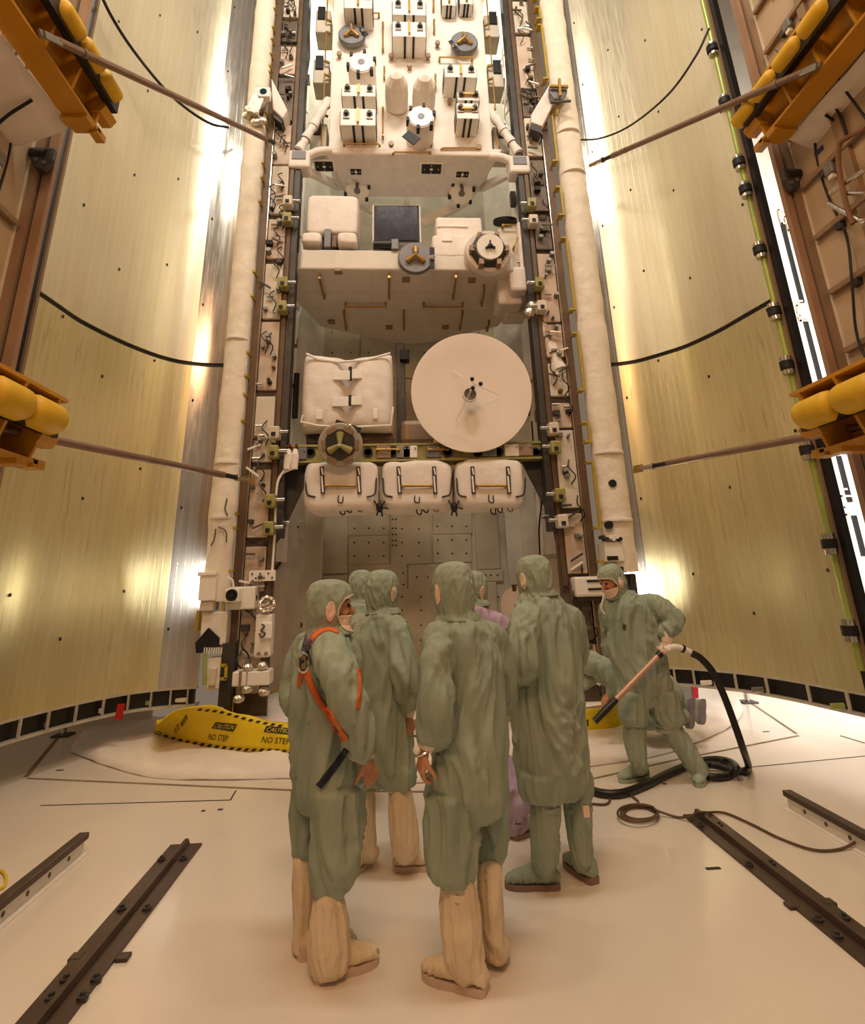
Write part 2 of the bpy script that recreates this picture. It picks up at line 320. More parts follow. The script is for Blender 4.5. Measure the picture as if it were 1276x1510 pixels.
for s, side in ((-1, 'left'), (1, 'right')):
    A = [tuple(p) for p in spline(ARC[s], 4)]; n = len(A); k1 = int(n * (.24 if s < 0 else .2))
    d = thing('payload_bay_door', 'curved %s payload bay door lined with shiny radiator panels, %s' % (side, 'stained brown below its black seam' if s < 0 else 'green latch tube along its outer edge'), 'door', (A[-1][0], A[-1][1], .4)); DOORS[s] = d
    for z0, z1, m, nm in ((4.71, 16.5, RADM, 'upper'), (.6, 4.65, RADS, 'lower')):
        sheet(A[k1:], z0, z1, .03, 'radiator_panel', m, d); sheet(A[:k1 + 1], z0, z1, .03, 'silver_hinge_panel', TROU, d)
    B_ = [(x + .02 * s, y + .02) for x, y in A]
    sheet(B_, 4.65, 4.71, .05, 'panel_seam', RUBBER, d)
    # lower frame: black box section with pale webs and a grey lip
    sheet(A, .575, .6, .05, 'bottom_lip', FRAMEW, d)
    C_ = [(x + .05 * s, y + .05) for x, y in A]
    sheet(C_, .40, .575, .1, 'bottom_frame', RUBBER, d)
    sheet([(x + .0 * s, y + .01) for x, y in A], .385, .41, .16, 'bottom_rail', FRAMEW, d)
    for i in range(2, n - 1, 4):
        x, y = A[i]; MB().box((x - .008, y - .0, .41), (x + .008, y + .035, .576)).build('frame_web', FRAMEW, d)
        if i % 8 == 2: MB().box((x - .16 , y + .04, .43), (x - .02, y + .07, .48)).build('frame_fitting', rnd.choice([GREY, TUBEG, W_PAINT]), d, bevel=.01)
    # fasteners and access panels
    fs = MB()
    for i in range(8, n - 1, 9):
        for z in np.arange(1.25, 12.5, 1.45):
            x, y = A[i]; zz = z + .45 * ((i // 9) % 2); fs.box((x - .010, y - .012, zz - .016), (x + .010, y + .01, zz + .016))
    tag(fs.build('fastener', STUD, d), kind='stuff')
    # outer edge: seal, clips and latch tube
    ex, ey = A[-1]
    E1 = [(ex, ey), (ex + .02 * s, ey - .08), (ex + .03 * s, ey - .17)] if s > 0 else [(ex, ey), (ex - .05, ey - .07), (ex - .14, ey - .13)]
    sheet(E1, .6, 16.5, .08, 'edge_seal', RUBBER, d)
    if s > 0:
        MB().tube([(ex - .02, ey - .05, .8), (ex - .02, ey - .05, 16)], .032, 10).build('latch_tube', TUBEG, d, smooth=True)
        MB().box((ex - .01, ey - .11, .7), (ex + .02, ey - .07, 16)).build('edge_strip', PRIMER, d)
        for z in (1.15, 1.95, 2.9, 3.85, 4.5, 5.3, 6.15, 6.55, 7.5, 8.4):
            h = MB().cyl((ex - .05, ey - .06, z - .1), (ex - .05, ey - .06, z + .1), .06, n=12).build('latch', SILVER, d, smooth=True)
            MB().cyl((ex - .06, ey - .07, z - .045), (ex - .06, ey - .07, z + .045), .072, n=12).build('latch_collar', BLACK, h, smooth=True)
    else:
        MB().box((ex - .02, ey - .05, .7), (ex + .01, ey - .02, 16)).build('edge_strip', PRIMER, d)
        for z in np.arange(.9, 12, .33):
            MB().box((ex - .17, ey - .19, z), (ex - .08, ey - .1, z + .03)).build('edge_clip', BLACK, d)
        for z in (4.55, 7.1, 2.4): MB().box((ex - .15, ey - .2, z), (ex - .02, ey - .06, z + .14)).build('edge_latch', DGREY, d, bevel=.02)
# ================================================================ cloth-covered rolls along both sills
def roll(s, xc, yc, r, label):
    d = thing('sill_blanket_roll', label, 'insulation roll', (xc, yc, .9)); z = 1.55 if s < 0 else 1.75; rings = []
    while z < 16.5:
        rr = r * (1 + .05 * noise.noise((z * 2.1, s * 3, 1))); N_ = 20
        if s < 0 and z < 3.2: rr *= 1 + .22 * noise.noise((z * 1.7, 5, 2))
        rings.append([(xc + rr * math.cos(6.28318 * k / N_) * (1 + .07 * noise.noise((k * .9, z * 4, s))), yc + rr * .8 * math.sin(6.28318 * k / N_) * (1 + .07 * noise.noise((k * .9, z * 4, 9))), z) for k in range(N_)]); z += .045
    MB().loft(rings).build('cloth_sleeve', W_WRAP, d, smooth=True)
    for z in ((2.55, 3.25, 5.0) if s < 0 else (2.4, 3.3, 7.9, 8.7)):
        MB().lathe([(r * 1.0, -.02), (r * 1.025, 0), (r * 1.0, .02)], (xc, yc, z), (0, 0, 1), 22).build('tie_band', W_FAB, d, smooth=True)
    return d
RL = roll(-1, -2.245, 7.55, .165, 'wrinkled white cloth roll along the left sill, sagging at its lower end')
RR = roll(1, 2.87, 7.6, .215, 'straight white cloth roll along the right sill with two dark ports')
for (x, y) in [(903, 713), (898, 774)]:
    p = onY(x, y, 7.44); MB().lathe([(.05, .03), (.05, -.04), (.03, -.04), (.028, .0)], p, (0, -1, 0), 14).build('port', BLACK, RR, smooth=True)
for pts in [[(335, 735), (332, 750), (336, 760)], [(322, 777), (333, 783), (334, 800)], [(318, 780), (316, 795), (311, 805)]]:
    MB().tube(spline([onY(x, y, 7.4) for x, y in pts], 4), .008, 6).build('tie_cord', BROWN, RL)
SILLP = mat('pinkish_sill_panel', '#cdb6a0', .5, var=.12, scale=4, bump=.1); SILLB = mat('sill_brown_metal', '#6f5f50', .5, .3, var=.25, scale=9)  # second one: brown-grey metal for the sill backing and some panels
# ================================================================ sill longerons with handrails and hardware
for s, side in ((-1, 'left'), (1, 'right')):
    d = thing('sill_longeron', '%s sill of the bay crowded with %s, yellow handrails and brackets' % (side, 'latches and cables' if s < 0 else 'hinges and clamps'), 'longeron', (bx(s, 2.2), 7.7, .25))
    X = lambda o: bx(s, o)
    MB().box((X(2.32), 7.62, .25), (X(2.22), 7.74, 16.5)).build('brown_rail', BROWN, d)
    MB().box((X(2.22), 7.63, .25), (X(2.205), 7.7, 16.5)).build('metal_strip', SILVER, d)
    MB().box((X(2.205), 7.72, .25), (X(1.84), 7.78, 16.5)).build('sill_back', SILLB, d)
    MB().box((X(1.84), 7.68, 2.3), (X(1.76), 7.9, 12.6)).build('grey_rail', DGREY, d)
    MB().box((X(1.92), 7.67, 1.6), (X(1.86), 7.72, 13.5)).build('cable_trough', BROWN, d)
    z = 1.0
    while z < 13:
        L = rnd.choice([.3, .55, .9, 1.25]); a = X(2.375); y = 7.5
        h = MB().box((a - .016, y - .016, z), (a + .016, y + .016, z + L)).build('handrail', YHAND, d)
        for zz in (z, z + L - .03): MB().box((a - .0, y - .012, zz), (X(2.3), 7.63, zz + .03)).build('standoff', YHAND, h)
        z += L + rnd.uniform(.08, .5)
    z = .5
    while z < 13:
        L = rnd.uniform(.35, 1.2)
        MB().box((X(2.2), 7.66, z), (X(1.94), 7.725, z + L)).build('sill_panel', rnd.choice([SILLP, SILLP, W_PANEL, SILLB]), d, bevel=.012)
        for j in range(rnd.randint(6, 10)):
            zz = z + rnd.uniform(0, L); xx = X(rnd.uniform(1.97, 2.17)); k = rnd.randint(0, 4); sz = rnd.uniform(.02, .05)
            if k == 0: MB().cyl((xx, 7.68, zz), (xx, 7.56, zz + .02), sz * .8, n=10).build('bolt_boss', GREY, d, smooth=True)
            elif k == 1: MB().box((xx - sz, 7.58, zz), (xx + sz, 7.67, zz + sz * 1.6)).build('bracket', rnd.choice([GREY, BROWN, DGREY, BLACK]), d, bevel=.006)
            elif k == 2: MB().bar((xx - s * .08, 7.6, zz), (xx + s * .08, 7.57, zz + rnd.uniform(-.12, .12)), .025, .025).build('link_arm', rnd.choice([SILVER, DGREY, W_PAINT, BROWN]), d)
            elif k == 3: MB().tube(spline([(xx, 7.64, zz), (xx + .05, 7.57, zz + .1), (xx - .04, 7.55, zz + .22), (xx, 7.64, zz + .34)], 4), .009, 6).build('cable', RUBBER, d, smooth=True)
            else: MB().cyl((xx - .05, 7.62, zz), (xx + .05, 7.62, zz), .018, n=8).build('pin', SILVER, d, smooth=True)
        z += L + rnd.uniform(.02, .12)
    for py in (300, 325, 420, 455, 640, 668, 740, 780):         # payload latches with pale yellow housings
        c = onY(400, py, 7.6)[2]; xx = X(1.9)
        l = MB().box((xx - .07, 7.5, c - .08), (xx + .07, 7.68, c + .09)).build('payload_latch', rnd.choice([GREENB, GREENB, W_PANEL]), d, bevel=.02)
        MB().cyl((X(1.95), 7.56, c + .02), (X(1.72), 7.56, c + .02), .028, n=10).build('trunnion_pin', SILVER, l, smooth=True)
        MB().box((xx - .03, 7.485, c - .05), (xx + .025, 7.505, c + .0)).build('latch_slot', BLACK, l)
# ================================================================ payloads in the bay
def onP(x, y, p0, nrm):
    d = ray(x, y); nrm = np.array(nrm, float); return CAM + d * (((np.array(p0) - CAM) @ nrm) / (d @ nrm))
def pbox(x0, y0, x1, y1, Yf, dep, name, m, par, bevel=.012):
    a, b = onY(x0, y0, Yf), onY(x1, y1, Yf); a2, b2 = onY(x0, y1, Yf), onY(x1, y0, Yf)
    xa, xb = (a[0] + a2[0]) / 2, (b[0] + b2[0]) / 2; zt, zb = (a[2] + b2[2]) / 2, (b[2] + a2[2]) / 2
    o = MB().box((xa, Yf, zb), (xb, Yf + dep, zt)).build(name, m, par, bevel=bevel); o['rect'] = (xa, xb, zb, zt); return o
def rect(o):
    r = list(o['rect']); del o['rect']; return r
def rail(p, q, out, par, m=GOLD, r=.014, name='handrail'):
    """handrail between two points standing `out` off its surface"""
    p, q, out = np.array(p, float), np.array(q, float), np.array(out, float)
    h = MB().tube([p + out, q + out], r, 8).build(name, m, par, smooth=True)
    for e in (p, q): MB().bar(e, e + out * 1.1, .035, .03).build('standoff', m, h)
    return h
def superbox(c, sz, e=.35, n=28, m=16, wr=.012, seed=0):
    """rounded soft box"""
    sg = lambda v, k: math.copysign(abs(v) ** k, v); mb = MB(); rings = []
    for i in range(m + 1):
        t = -math.pi / 2 + math.pi * (i + .04) / (m + .08); ring = []
        for k in range(n):
            a = 6.28318 * k / n; p = np.array([sg(math.cos(t), e) * sg(math.cos(a), e), sg(math.cos(t), e) * sg(math.sin(a), e), sg(math.sin(t), e)])
            q = np.array(c) + p * np.array(sz) / 2; ring.append(q + p * wr * noise.noise((q[0] * 7 + seed, q[1] * 7, q[2] * 7)))
        rings.append(ring)
    return mb.loft(rings)
def grapple(px, py, Y, rpx, par, bar=None, tilt=(0, -1, 0), m=GRAPPLE, hexa=False):
    c = onY(px, py, Y); r = np.linalg.norm(onY(px + rpx, py, Y) - c); ax = _n(np.array(tilt, float))
    g = MB().lathe([(r, -.05), (r, .0), (r * .94, .02), (r * .3, .02)], c, ax, 36).build('grapple_fixture', m, par, smooth=True)
    u = _n(np.cross(ax, [0, 0, 1])); v = np.cross(ax, u)
    for k in range(3):
        a = math.pi / 2 + k * 2.0944; e = c + (u * math.cos(a) - v * math.sin(a)) * r * .52
        MB().tube([c + ax * .1, e + ax * .03], [r * .08, r * .19], 10).build('grapple_cone', GOLD if not hexa else GREENB, g, smooth=True)
    MB().cyl(c, c + ax * .2, r * .07, r * .04, 8).build('grapple_pin', W_PAINT, g, smooth=True)
    if hexa:
        for k in range(6):
            a = k * 1.0472; q = c + (u * math.cos(a) + v * math.sin(a)) * r * .74 + ax * .03
            MB().bar(q - (u * -math.sin(a) + v * math.cos(a)) * r * .22, q + (u * -math.sin(a) + v * math.cos(a)) * r * .22, r * .2, .03, ax).build('ring_pad', PRIMER, g)
    if bar:
        p, q = onY(*bar[0], Y - .05), onY(*bar[1], Y - .05); b = MB().bar(p, q, .02, .07, (0, 0, 1) if abs(p[2] - q[2]) < abs(p[0] - q[0]) else (1, 0, 0)).build('target_bar', BLACK, g)
        mid = (p + q) / 2 - [0, .02, 0]; MB().lathe([(.045, .01), (.045, -.01), (.02, -.03)], mid, (0, 1, 0), 10).build('target_pin', SILVER, b)
    return g
def drum(px, py, Yf, rpx, Lg, par, tilt=(0, -1, 0), name='capture_drum'):
    c = onY(px, py, Yf); r = np.linalg.norm(onY(px + rpx, py, Yf) - c); ax = _n(np.array(tilt, float))
    b = MB().lathe([(r * 1.05, -Lg), (r * 1.05, -.06), (r * .98, 0), (r * .9, .0)], c, ax, 32).build(name, W_FAB, par, smooth=True)
    MB().lathe([(r * .9, -.02), (r * .88, .012), (r * .01, .012)], c, ax, 32).build('face_disc', W_SHINY, b, smooth=True)
    MB().lathe([(r * .26, 0), (r * .26, .02), (r * .01, .022)], c, ax, 20).build('hub', GRAPPLE, b, smooth=True)
    u = _n(np.cross(ax, [0, 0, 1])); v = np.cross(ax, u)
    for k in range(6):
        a = k * 1.0472 + .3; q = c + (u * math.cos(a) + v * math.sin(a)) * r * 1.02; MB().bar(q - ax * .1, q + ax * .03, .07, .05, u).build('clamp', BLACK, b)
    return b
# ---------------- the tall white equipment deck at the top of the bay
EFX0, EFX1, EFY, EFZ = -1.1, 1.63, 7.75, 8.45
ef = thing('equipment_deck', 'large white equipment deck studded with boxes and drums in the upper bay', 'space payload', (.26, 8.3, EFZ))
HOTW = mat('deck_cloth', '#efe7dc', .65, var=.04, scale=3, bump=.25, bscale=9, spec=.25)
MB().box((EFX0, EFY, EFZ), (EFX1, 8.75, 15.5)).build('deck', HOTW, ef, bevel=.03)
fl, fr_ = onY(457, 232, 7.72), onY(757, 240, 7.72)
MB().hexa([(fl[0] + .25, 7.70, 8.36), (fr_[0] - .25, 7.70, 8.36), (1.42, 8.8, 8.36), (-.85, 8.8, 8.36)], [(fl[0] + .15, 7.68, 8.50), (fr_[0] - .15, 7.68, 8.50), (1.5, 8.8, 8.50), (-.95, 8.8, 8.50)]).build('lower_skirt', W_FAB, ef, bevel=.03)
def ebox(x0, y0, x1, y1, D=.42, bolts=2, rl='v'):
    Yf = EFY - D; b = pbox(x0, y0, x1, y1, Yf, D, 'equipment_box', W_PAINT, ef, .012); xa, xb, zb, zt = rect(b); wd, hg = xb - xa, zt - zb
    for k in (-1, 1):
        cx = (xa + xb) / 2 + k * wd * .33
        MB().lathe([(.05, .0), (.05, -.03), (.03, -.03), (.03, -.07)], (cx, Yf, zt - hg * .35), (0, 1, 0), 10).build('bolt_fixture', DGREY, b, smooth=True)
        MB().box((cx - .05, Yf - .02, zt - hg * .62), (cx + .05, Yf, zt - hg * .48)).build('bolt_clamp', GREY, b)
        sx = (xa + xb) / 2 + k * wd * .13
        MB().box((sx - .018, Yf - .004, zb - .014), (sx + .018, EFY, zb)).build('strap', BLACK, b)
        MB().box((xa - .012 if k < 0 else xb, Yf + .05, zb + .02), (xa if k < 0 else xb + .012, EFY - .04, zt - .02)).build('side_rail', DGREY, b)
    cx = (xa + xb) / 2
    if rl == 'v': MB().box((cx - .018, Yf - .05, zb + .04), (cx + .018, Yf - .02, zt - .03)).build('handle', GOLD, b)
    else: MB().box((xa + .06, Yf - .05, zb + hg * .5), (xb - .06, Yf - .02, zb + hg * .5 + .035)).build('handle', GOLD, b)
    return b
for a in [(504, 125, 554, 142), (502, 160, 554, 185), (579, -2, 628, 22), (579, 32, 628, 54), (656, 96, 703, 114), (508, -20, 549, 12)]: ebox(*a)
ebox(675, 136, 707, 148, .4, 2, 'h'); ebox(674, 152, 706, 175, .4, 2, 'h'); ebox(652, -18, 672, 8, .25); ebox(678, -20, 697, 6, .25)
grapple(519, 51, 7.62, 20, ef, ((532, 40), (541, 52))); grapple(685, 62, 7.62, 20, ef, ((664, 60), (676, 76)))
drum(533, 92, 7.3, 20, .45, ef); d2 = drum(621, 172, 7.2, 20, .55, ef)
MB().bar(onY(598, 197, 7.12), onY(615, 209, 7.12), .02, .16, (0, 0, 1)).build('target_plate', BLACK, ef)
for (x, y) in [(585, 122), (626, 126)]:
    c = onY(x, y, 7.3); r = .19
    MB().lathe([(r, -.45), (r * 1.02, -.2), (r * .95, 0), (r * .55, .14), (r * .08, .19)], c, (0, -1, .12), 12).build('thruster_cover', W_FAB, ef)
for a, b_ in [((513, 26), (559, 26)), ((508, 218), (560, 218)), ((651, 224), (703, 224)), ((648, 91), (696, 91)), ((565, 40), (565, 77)), ((565, 164), (565, 205)), ((639, 0), (639, 18)), ((640, 36), (640, 50)), ((642, 116), (642, 132)), ((567, 105), (567, 118)), ((580, 230), (634, 230))]:
    rail(onY(*a, EFY), onY(*b_, EFY), (0, -.09, 0), ef)
for q in [(577, 88), (631, 88), (604, 102), (645, 69), (501, 85), (663, 154), (577, 217), (634, 218), (706, 222)]:
    p = onY(*q, EFY); MB().lathe([(.03, 0), (.03, -.05), (.045, -.05), (.045, -.1)], p, (0, 1, 0), 8).build('post', PRIMER, ef)
for x, m in ((EFX0 - .06, -1), (EFX1 + .06, 1)):                 # side rails, black side targets and side boxes
    for z in (8.7, 9.6, 10.6, 11.6): rail((x, 8.0, z), (x, 8.0, z + .7), (m * .08, -.04, 0), ef)
    for z in (8.75, 10.2, 11.4): MB().box((x + m * .02, 8.05, z), (x + m * .3, 8.45, z + .55)).build('side_box', W_PANEL, ef, bevel=.02); MB().box((x + m * .12, 8.02, z + .3), (x + m * .26, 8.05, z + .6)).build('side_target', BLACK, ef)
def btarget(x, y, wpx, hpx, nm='target_plate'):
    a, b = onZ(x - wpx / 2, y - hpx / 2, 8.35), onZ(x + wpx / 2, y + hpx / 2, 8.35)
    t = MB().box((a[0], a[1], 8.335), (b[0], b[1], 8.36)).build(nm, W_SHINY, ef); a2, b2 = a + (b - a) * .08, b - (b - a) * .08
    MB().box((a2[0], a2[1], 8.328), (b2[0], b2[1], 8.336)).build('black_field', BLACK, t)
    for k, (u, v) in enumerate([(.5, .5), (.2, .5), (.8, .5), (.5, .2), (.5, .8)]):
        q = a + (b - a) * [u, v, 0]; r = .028 if k == 0 else .01
        MB().lathe([(r, 0), (r, .005)], (q[0], q[1], 8.322), (0, 0, 1), 10).build('target_dot', W_SHINY, t)
for a in [(478, 244, 34, 17), (636, 248, 33, 17), (525, 252, 20, 10), (682, 256, 20, 10)]: btarget(*a)
for (x, y) in [(527, 281), (681, 285)]: drum(x, y, 8.55, 18, .22, ef, (0, -.62, -.78), 'lower_drum')
for (x, y) in [(527, 270), (681, 273)]: p = onY(x, y, 8.4); MB().bar(p + [0, .1, .1], p - [0, .05, .12], .05, .05).build('drum_bracket', BROWN, ef)
for s, a, b_, c in ((-1, (485, 148), (441, 222), (441, 230)), (1, (719, 158), (765, 226), (767, 238))):
    p, q = onY(*a, 7.85), onY(*b_, 7.7); pts = [p + (q - p) * t for t in np.linspace(0, 1, 14)]
    MB().tube(pts, [.075 + .014 * math.sin(i * 2.1) for i in range(14)], 10).build('wrapped_strut', W_FAB, ef, smooth=True)
    for t in (.3, .55, .8): e = p + (q - p) * t; MB().lathe([(.085, -.008), (.085, .008)], e, q - p, 10).build('tie_band', BROWN, ef)
    k = onY(*c, 7.62); MB().box(k - [.17, 0, .2], k + [.17, .3, .13]).build('corner_block', W_FAB, ef, bevel=.04)
    MB().box(k - [.11, .015, .06], k + [.11, 0, .09]).build('block_plate', GRAPPLE, ef)
    e = onY(490 if s < 0 else 722, 222 if s < 0 else 231, 7.72)
    MB().tube(spline([k + [0, .1, -.02], (k + e) / 2 + [0, .05, .06], e], 5), .07, 10).build('trunnion_sleeve', W_FAB, ef, smooth=True)
    MB().cyl(k + [s * .1, .12, 0], (bx(s, 2.1), k[1] + .12, k[2]), .035, n=10).build('trunnion', SILVER, ef, smooth=True)
    t0 = onY(448 if s < 0 else 765, 250, 7.8); t1 = onY(495 if s < 0 else 711, 273 if s < 0 else 277, 8.6); MB().bar(t0, t1, .09, .12).build('brace', W_PAINT, ef)
# ---------------- the pallet with experiments in the middle
ZB = lambda Y: 6.26 - (Y - 7.75) * .17
PN, P0 = (0, .17, 1), (0, 7.75, 6.26)
onB = lambda x, y: onP(x, y, P0, PN)
pal = thing('experiment_pallet', 'white keel-shaped pallet carrying three experiments across the middle of the bay', 'space payload', (.2, 8.6, 5.9))
plan = [onB(*q) for q in [(444, 396), (756, 399), (783, 426), (735, 482), (626, 507), (590, 508), (472, 482), (417.5, 423)]]
top = [(p[0], p[1], 6.6) for p in plan]; n8 = len(plan)
MB().add(plan + top, [tuple(reversed(range(n8))), tuple(range(n8, 2 * n8))] + [(k, (k + 1) % n8, n8 + (k + 1) % n8, n8 + k) for k in range(n8)]).build('pallet_body', mat('pallet_cloth', '#e2d9cb', .65, var=.05, scale=4, bump=.22, bscale=8, spec=.25), pal, bevel=.025)
dn = _n(np.array([0, -.17, -1.0]))
for a, b_ in [((472, 404), (479, 434)), ((574, 403), (574, 434)), ((672, 403), (668, 435)), ((714, 420), (710, 445)), ((510, 446), (569, 446)), ((625, 446), (682, 446)), ((508, 457), (511, 480)), ((595.5, 457), (595.5, 480)), ((682, 457), (678, 480)), ((721, 472), (718, 482))]:
    rail(onB(*a), onB(*b_), dn * .09, pal, GOLD, .018)
for q in [(499, 400), (599, 412), (696, 413), (489, 474), (574, 482), (657, 482)]:
    p = onB(*q); MB().box(p - [.06, .06, .03], p + [.06, .06, .02]).build('fitting', PRIMER, pal, bevel=.01)
sm = MB()
for a, b_ in [((440, 430), (770, 432)), ((455, 455), (752, 458)), ((548, 398), (546, 500)), ((640, 398), (642, 503))]:
    sm.bar(onB(*a), onB(*b_), .012, .006, dn)
sm.build('cloth_seam', W_PANEL, pal)
grapple(613, 380, 7.66, 26, pal, ((637.5, 365), (637.5, 396)))
# berthing mechanism: padded ring, hexagonal frame, white face with a black three-armed slot
bc = onY(722, 366, 7.42); R = np.linalg.norm(onY(754, 366, 7.42) - bc)
bm_ = MB().lathe([(R * .95, -.35), (R * 1.08, -.3), (R * 1.1, -.18), (R * 1.0, -.1), (R * .7, -.1)], bc, (0, -1, -.15), 40).build('berthing_mechanism', W_FAB, pal, smooth=True)
MB().lathe([(R * .95, -.12), (R * .78, .02), (R * .6, .04)], bc, (0, -1, -.15), 6).build('hexagonal_frame', DGREY, bm_)
MB().lathe([(R * .62, 0), (R * .6, .07), (R * .02, .07)], bc, (0, -1, -.15), 32).build('face_disc', W_SHINY, bm_, smooth=True)
for k in range(3):
    a = math.pi / 2 + 2.0944 * k; MB().bar(bc + [0, -.085, -.01], bc + [math.cos(a) * R * .25, -.085, math.sin(a) * R * .25 - .01], .02, .05, (0, 1, 0)).build('slot_arm', BLACK, bm_)
MB().lathe([(R * .12, 0), (R * .12, .095)], bc, (0, -1, -.15), 14).build('centre_boss', BLACK, bm_)
for k in range(6):
    a = k * 1.0472; q = bc + np.array([math.cos(a) * R * .8, -.02, math.sin(a) * R * .8]); MB().bar(q, q + [0, .22, 0], .07, .09).build('clamp', PRIMER, bm_)
pbox(422, 320, 436, 385, 7.95, .15, 'side_plate', W_PAINT, pal)
sb = pbox(766, 326, 792, 400, 7.85, .5, 'end_block', W_FAB, pal, .04); rect(sb)
pbox(736, 336, 766, 395, 8.0, .3, 'end_panel', W_PANEL, pal, .03); rail(onY(784, 335, 7.85), onY(785, 378, 7.85), (0, -.08, 0), pal)
rail(onY(741, 336, 8.0), onY(762, 336, 8.0), (0, -.08, 0), pal); rail(onY(764, 346, 8.0), onY(757, 368, 8.0), (0, -.1, 0), pal)
pbox(752, 392, 786, 428, 7.8, .6, 'end_block', W_FAB, pal, .05); pbox(734, 402, 770, 448, 8.0, .5, 'underslung_box', W_FAB, pal, .04); pbox(745, 440, 778, 464, 8.3, .4, 'underslung_box', W_FAB, pal, .04)
MB().lathe([(.21, -.03), (.21, .03), (.15, .03)], onY(745, 327, 8.6), (0, -.3, 1), 24).build('black_ring', BLACK, pal)
for k, (a, b_, w_) in enumerate([((622, 330), (690, 296), .16), ((520, 296), (552, 312), .13), ((600, 302), (600, 250), .1)]): MB().bar(onY(*a, 9.0), onY(*b_, 9.0), w_, .1, (0, 1, 0)).build('back_brace', W_PAINT, pal)
for k in range(6): 
    zz = 6.62; MB().box((-1.2 + k * .5, 7.85, zz - .02), (-.95 + k * .5, 8.1, zz + .05)).build('deck_bracket', rnd.choice([GREY, W_FAB, DGREY]), pal, bevel=.01)
for s in (-1, 1): MB().cyl((bx(s, 1.6), 7.95, 6.5), (bx(s, 2.1), 7.95, 6.5), .04, n=10).build('trunnion', SILVER, pal, smooth=True)
# experiments
e1 = thing('experiment_box', 'white quilted experiment box on dark legs at the left of the pallet', 'space experiment', (-.95, 8.0, 6.6))
a, b = onY(453, 286, 7.75), onY(528, 343, 7.75)
superbox(((a[0] + b[0]) / 2, 8.1, (a[2] + b[2]) / 2), (b[0] - a[0], .7, a[2] - b[2]), .16, 40, 20).build('quilted_cover', W_FAB, e1, smooth=True)
pbox(458, 340, 524, 366, 7.9, .5, 'leg_frame', DGREY, e1); pbox(478, 337, 488, 364, 7.72, .1, 'bracket', GRAPPLE, e1); pbox(489, 346, 497, 364, 7.76, .08, 'bracket', BROWN, e1)
for q in [(461, 357), (513, 358)]: p = onY(*q, 7.8); superbox(p, (.3, .3, .2), .4).build('foot_pad', W_FAB, e1, smooth=True)
tl = thing('screen_experiment', 'dark-fronted experiment box framed in white in the middle of the pallet', 'space experiment', (.2, 8.0, 6.6))
a, b = onY(549, 301, 7.8), onY(622, 358, 7.8)
MB().box((a[0], 7.8, b[2]), (b[0], 8.5, a[2])).build('case', W_FAB, tl, bevel=.03)
GLS = mat('dark_violet_film', '#2f2a33', .22, .1, var=.25, scale=5, bump=.5, bscale=6, stretch=(1, 1, .3), spec=.6)
MB().box((a[0] + .05, 7.775, b[2] + .03), (b[0] - .06, 7.81, a[2] - .06)).build('dark_screen', GLS, tl)
MB().box((a[0] + .03, 7.785, b[2] + .01), (b[0] - .03, 7.805, a[2] - .03)).build('screen_rim', BLACK, tl)
c = onY(551, 361, 7.75); MB().cyl(c, c + [.28, 0, 0], .07, n=14).build('black_cylinder', RUBBER, tl, smooth=True); pbox(577, 352, 588, 367, 7.7, .1, 'bracket', GRAPPLE, tl)
wh = thing('experiment_box', 'stepped white cloth-covered experiment box beside the round berthing mechanism', 'space experiment', (.95, 8.0, 6.6))
a, b = onY(642, 319, 7.85), onY(714, 368, 7.85)
superbox(((a[0] + b[0]) / 2, 8.15, (a[2] + b[2]) / 2), (b[0] - a[0], .6, a[2] - b[2]), .14, 40, 20, .02, 5).build('quilted_cover', W_FAB, wh, smooth=True)
a, b = onY(637, 345, 7.75), onY(700, 378, 7.75); superbox(((a[0] + b[0]) / 2, 7.95, (a[2] + b[2]) / 2), (b[0] - a[0], .4, a[2] - b[2]), .2, 32, 16, .02, 9).build('lower_step', W_FAB, wh, smooth=True)
pbox(652, 343, 667, 355, 7.73, .03, 'patch', W_PAINT, wh, .004); pbox(645, 331, 690, 334, 7.83, .03, 'seam_flap', W_PAINT, wh, .004)
# ---------------- the cargo carrier beam at the bottom
ca = thing('cargo_carrier', 'green-primed cross beam carrier spanning the lower bay with a round grapple fixture', 'space payload', (.2, 7.95, 2.6))
a, b = onY(401, 655, 7.8), onY(819, 679, 7.8); zb, zt = 3.29, 3.54
MB().box((a[0], 7.8, zb), (b[0], 8.15, zt)).build('cross_beam', GREENB, ca, bevel=.015)
for y_ in (zb, zt - .03): MB().box((a[0], 7.77, y_), (b[0], 7.81, y_ + .03)).build('beam_flange', GREENB, ca)
for x in (413, 458, 543, 579, 660, 705, 735, 790, 802):
    p = onY(x, 667, 7.79); MB().lathe([(.07, 0), (.07, -.012), (.045, -.012), (.045, .0)], p, (0, 1, 0), 16).build('lightening_hole', BLACK, ca)
for x, m in ((442, GRAPPLE), (566, PRIMER), (605, W_PAINT), (639, GRAPPLE), (755, W_PAINT), (776, PRIMER), (722, GREY), (595, GREY)):
    p = onY(x, 667, 7.77); MB().box((p[0] - .1, 7.755, zb + .04), (p[0] + .1, 7.79, zt - .04)).build('cover_plate', m, ca, bevel=.01)
    for k in (-1, 1): MB().lathe([(.015, 0), (.015, -.02)], (p[0] + k * .07, 7.757, zt - .08), (0, 1, 0), 6).build('bolt', SILVER, ca)
for x0, x1 in ((556, 588), (632, 660)): rail(onY(x0, 664, 7.78), onY(x1, 664, 7.78), (0, -.06, 0), ca, GOLD, .012)
for q in [(404, 660), (404, 672), (412, 657), (412, 674), (806, 658), (813, 658), (806, 672), (813, 672), (806, 665), (813, 665)]: MB().lathe([(.02, 0), (.02, -.03)], onY(*q, 7.79), (0, 1, 0), 6).build('bolt', BLACK, ca)
